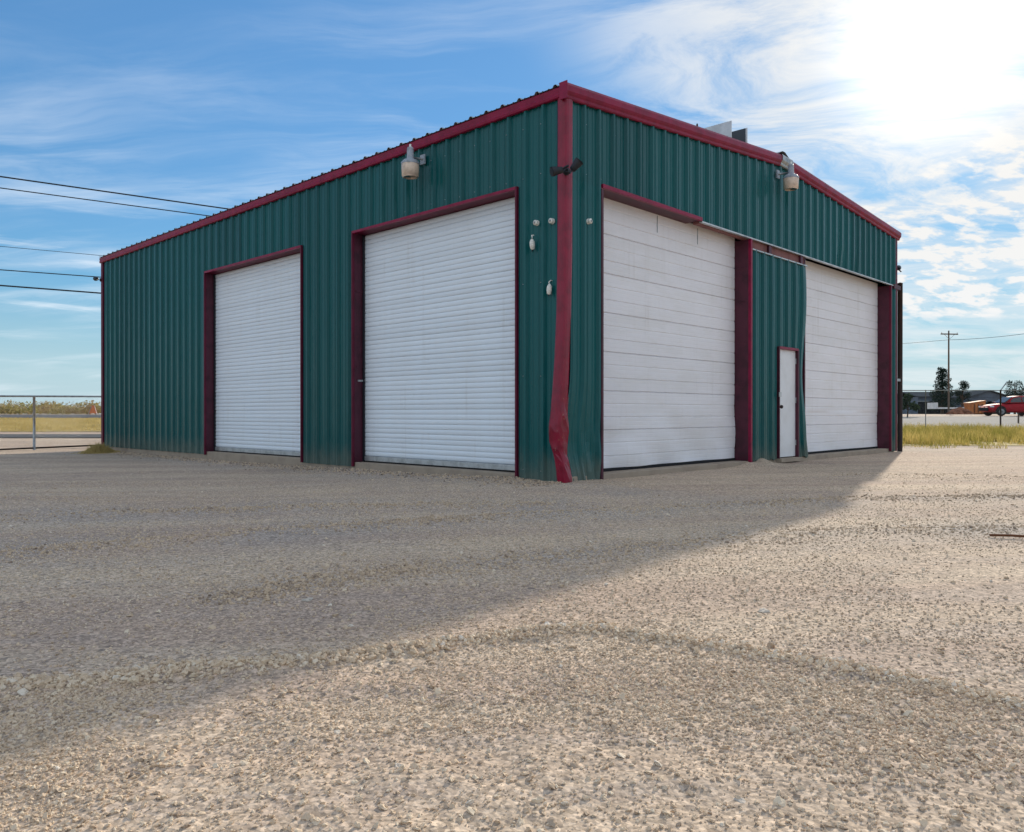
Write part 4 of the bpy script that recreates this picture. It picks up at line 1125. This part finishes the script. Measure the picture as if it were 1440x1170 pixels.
shed('gabled_shed', 1364, 1418, 112, 10, 2.35, 3.25, 'gabled grey shed with pale door strips behind the orange container', M['shed'], M['shedroof'], 4, False)

def trailer():
    Y = 92; x = pxX(1341, Y); T = empty('flatbed_trailer', (x, Y, zg(x, Y)), 0, 'pale low flatbed trailer parked before the sheds', 'trailer')
    MB().box(-1.9, 1.9, 0, 2.2, .62, .80).build('deck', M['whitepaint'], T); MB().box(-1.9, -1.8, 0, 2.2, .8, 1.35).build('headboard', M['whitepaint'], T)
    for q in (-.5, .5):
        w = MB().lathe([(.1, -.11), (.36, -.11), (.36, .11), (.1, .11)], (q, .15, .34), 14, 'y').build('wheel', M['rubber'], T); MB().lathe([(.18, -.13), (.02, -.14)], (q, .15, .34), 10, 'y').build('rim', M['chrome'], w)
    MB().tube([(1.9, 1.1, .66), (2.9, 1.1, .55)], .06, 6).build('drawbar', M['galv'], T)
trailer()
def container():
    Y = 84; x = pxX(1373, Y); T = empty('waste_container', (x, Y, zg(x, Y)), 0, 'faded orange open waste container left of the red car', 'container')
    MB().prism([(-.45, .12), (-.65, 1.15), (.95, 1.40), (.90, .12)], 'y', 0, 1.2).build('body', M['orange'], T, bevel=.02)
    MB().prism([(-.70, 1.15), (1.0, 1.41), (1.0, 1.48), (-.70, 1.22)], 'y', -.05, 1.25).build('rim', M['orange'], T)
    for q in (-.25, .15, .55): MB().box(q, q + .1, -.06, -.003, .16, 1.1).build('rib', M['rust'], T)
    MB().box(-.45, .9, .1, 1.1, .0, .115).build('skid', M['rust'], T)
container()
def rubble():
    Y = 82; x = pxX(1350, Y); n = 18
    v = []; f = []; rr = random.Random(3)
    for j in range(7):
        for i in range(n):
            a = 2 * math.pi * i / n; q = 1 - j / 6; k = 1 + .25 * math.sin(i * 2.1 + j) + rr.uniform(-.12, .12)
            v.append((math.cos(a) * 1.35 * q * k, math.sin(a) * .9 * q * k, .75 * (1 - q ** 1.4) + rr.uniform(-.05, .05) - (.06 if j == 0 else 0)))
    for j in range(6):
        for i in range(n): f.append((j*n+i, j*n+(i+1) % n, (j+1)*n+(i+1) % n, (j+1)*n+i))
    o = pydata('rubble_heap', v, f, M['rubble']); o.location = (x, Y, zg(x, Y)); tag(o, 'low heap of reddish rubble left of the orange container', 'rubble')
rubble()

def red_car():
    Y = 66; x0 = pxX(1393, Y); L = 4.65; T = empty('red_car', (x0 + L / 2, Y + .95, zg(x0 + 2, Y + .5) + .03), 0, 'red sport utility car at the right edge beyond the street', 'car')
    W = .92
    # lower body: stations from nose (-x) to tail (+x): x, half width, underside, shoulder height
    st = [(-2.32, .70, .42, .70), (-2.22, .84, .30, .86), (-1.75, .92, .26, .98), (-.85, .93, .24, 1.05), (.4, .93, .24, 1.08), (1.6, .93, .26, 1.10), (2.15, .90, .32, 1.08), (2.32, .80, .45, .98)]
    v = []; f = []; n = 8
    for (x, w, zb, zt) in st:
        v += [(x, -w * .86, zb), (x, -w, zb + .16), (x, -w, zt - .16), (x, -w * .90, zt), (x, w * .90, zt), (x, w, zt - .16), (x, w, zb + .16), (x, w * .86, zb)]
    for i in range(len(st) - 1):
        for k in range(n): f.append((i*n+k, i*n+(k+1) % n, (i+1)*n+(k+1) % n, (i+1)*n+k))
    f += [tuple(range(n)), tuple(reversed(range((len(st)-1)*n, len(st)*n)))]
    body = pydata('body', v, f, M['carpaint'], T, True); m = body.modifiers.new('sub', 'SUBSURF'); m.levels = m.render_levels = 1
    # cabin
    cs = [(-1.05, .84, 1.04, 1.06), (-.30, .80, 1.05, 1.56), (.35, .79, 1.06, 1.66), (1.35, .78, 1.06, 1.62), (2.0, .74, 1.06, 1.42), (2.22, .78, 1.04, 1.10)]
    v = []; f = []
    for (x, w, zb, zt) in cs:
        v += [(x, -w * 1.06, zb), (x, -w * .82, zt - .05), (x, -w * .70, zt), (x, w * .70, zt), (x, w * .82, zt - .05), (x, w * 1.06, zb)]
    n = 6
    for i in range(len(cs) - 1):
        for k in range(n): f.append((i*n+k, i*n+(k+1) % n, (i+1)*n+(k+1) % n, (i+1)*n+k))
    pydata('cabin', v, f, M['carpaint'], T, True)
    for pts in ([(-.72, 1.10), (-.28, 1.48), (.32, 1.56), (.32, 1.12)], [(.40, 1.12), (.40, 1.56), (1.28, 1.53), (1.28, 1.12)], [(1.36, 1.12), (1.36, 1.52), (1.88, 1.38), (2.02, 1.14)]):
        for sgn in (-1, 1):
            v = [(x, sgn * (.875 - (z - 1.06) * .36), z) for x, z in pts] + [(x, sgn * (.83 - (z - 1.06) * .36), z) for x, z in pts]
            pydata('side_window', v, [(0, 1, 2, 3), (7, 6, 5, 4)] + [(i, (i+1) % 4, (i+1) % 4 + 4, i + 4) for i in range(4)], M['glass'], T)
    v = [(-1.02, -.72, 1.09), (-1.02, .72, 1.09), (-.34, .60, 1.555), (-.34, -.60, 1.555)]
    pydata('windscreen', [(x - .03, y, z + .02) for x, y, z in v] + [(x + .02, y, z - .02) for x, y, z in v], [(0, 1, 2, 3), (7, 6, 5, 4)] + [(i, (i+1) % 4, (i+1) % 4 + 4, i + 4) for i in range(4)], M['glass'], T)
    for x in (-1.42, 1.42):
        for sgn in (-1, 1):
            MB().lathe([(.02, -.03), (.42, -.03), (.42, .03), (.02, .03)], (x, sgn * .905, .40), 20, 'y').build('wheel_arch', M['rubber'], T)
            w = MB().lathe([(.10, -.11), (.33, -.11), (.355, -.07), (.355, .07), (.33, .11), (.10, .11)], (x, sgn * .87, .345), 20, 'y').build('wheel', M['rubber'], T, True)
            MB().lathe([(.23, -.118), (.20, -.125), (.05, -.13)] if sgn < 0 else [(.23, .118), (.20, .125), (.05, .13)], (x, sgn * .87, .345), 16, 'y').build('rim', M['chrome'], w, True)
    for sgn in (-1, 1):
        MB().box(-2.26, -1.98, sgn * .80 - .08, sgn * .80 + .08, .70, .82).build('headlight', M['lampglass'], T, bevel=.02)
        MB().box(-.86, -.72, sgn * .98 - .08, sgn * .98 + .08, 1.06, 1.20).build('mirror', M['carpaint'], T, bevel=.02)
        MB().box(2.2, 2.3, sgn * .72 - .1, sgn * .72 + .1, .78, .95).build('tail_light', M['signorange'], T)
    MB().box(-2.36, -2.26, -.62, .62, .40, .66).build('bumper_grille', M['rubber'], T)
red_car()

def road_sign():
    Y = 74; x = pxX(131, Y); T = empty('road_work_sign', (x, Y, zg(x, Y)), 0, 'small faded orange folding road sign by the brush left of the shop', 'sign')
    MB().prism([(-.36, .12), (.36, .12), (.14, .86), (-.14, .86)], 'y', -.02, .02).build('panel', M['signorange'], T)
    for sgn in (-1, 1): MB().tube([(sgn * .12, 0, .85), (sgn * .42, -.12, 0)], .022, 6).build('leg', M['galv'], T)
    MB().tube([(0, .03, .85), (0, .45, 0)], .022, 6).build('leg', M['galv'], T)
road_sign()

# ------------------------------------------------------------------ odd things lying on the yard
def yz(x, y): return float(yard_z(np.array([x]), np.array([y]))[0])
a, b = ground_px(1392, 756), ground_px(1452, 759)
o = MB().tube([(a[0], a[1], yz(*a) + .018), ((a[0]+b[0])/2, (a[1]+b[1])/2, yz((a[0]+b[0])/2, (a[1]+b[1])/2) + .022), (b[0], b[1], yz(*b) + .018)], .009, 8).build('rusty_rod', M['rust'], None, True)
tag(o, 'rusty brown rod lying on the gravel at the right edge', 'rod')
def chip(px, py, r, label):
    x, y = ground_px(px, py); rr = random.Random(px); v = []; f = []; n = 9
    for j, (q, h) in enumerate(((1, 0), (1.05, .35), (.7, .62), (.2, .7))):
        for i in range(n):
            a = 2 * math.pi * i / n; k = r * q * (1 + .22 * math.sin(i * 2.2 + px)) * rr.uniform(.85, 1.15); v.append((math.cos(a) * k * 1.25, math.sin(a) * k * .8, h * r * .7 * rr.uniform(.7, 1.1)))
    for j in range(3):
        for i in range(n): f.append((j*n+i, j*n+(i+1) % n, (j+1)*n+(i+1) % n, (j+1)*n+i))
    f.append(tuple(range(3*n, 4*n)))
    o = pydata('pale_stone', v, f, M['palestone']); o.location = (x, y, yz(x, y) - .004); o.rotation_euler = (0, 0, rr.random() * 6)
    tag(o, label, 'stone', 'pale stones lying on the yard')
chip(1075, 860, .034, 'flat white stone alone on the sunlit yard right of centre')
chip(1042, 1128, .016, 'white stone in the loose gravel near the bottom right')
chip(560, 1082, .014, 'white stone in the loose gravel at the bottom centre')
chip(432, 843, .030, 'pale flat stone in the shop shadow left of centre')
chip(1270, 738, .022, 'grey white stone on the sunlit ground near the far gable end')
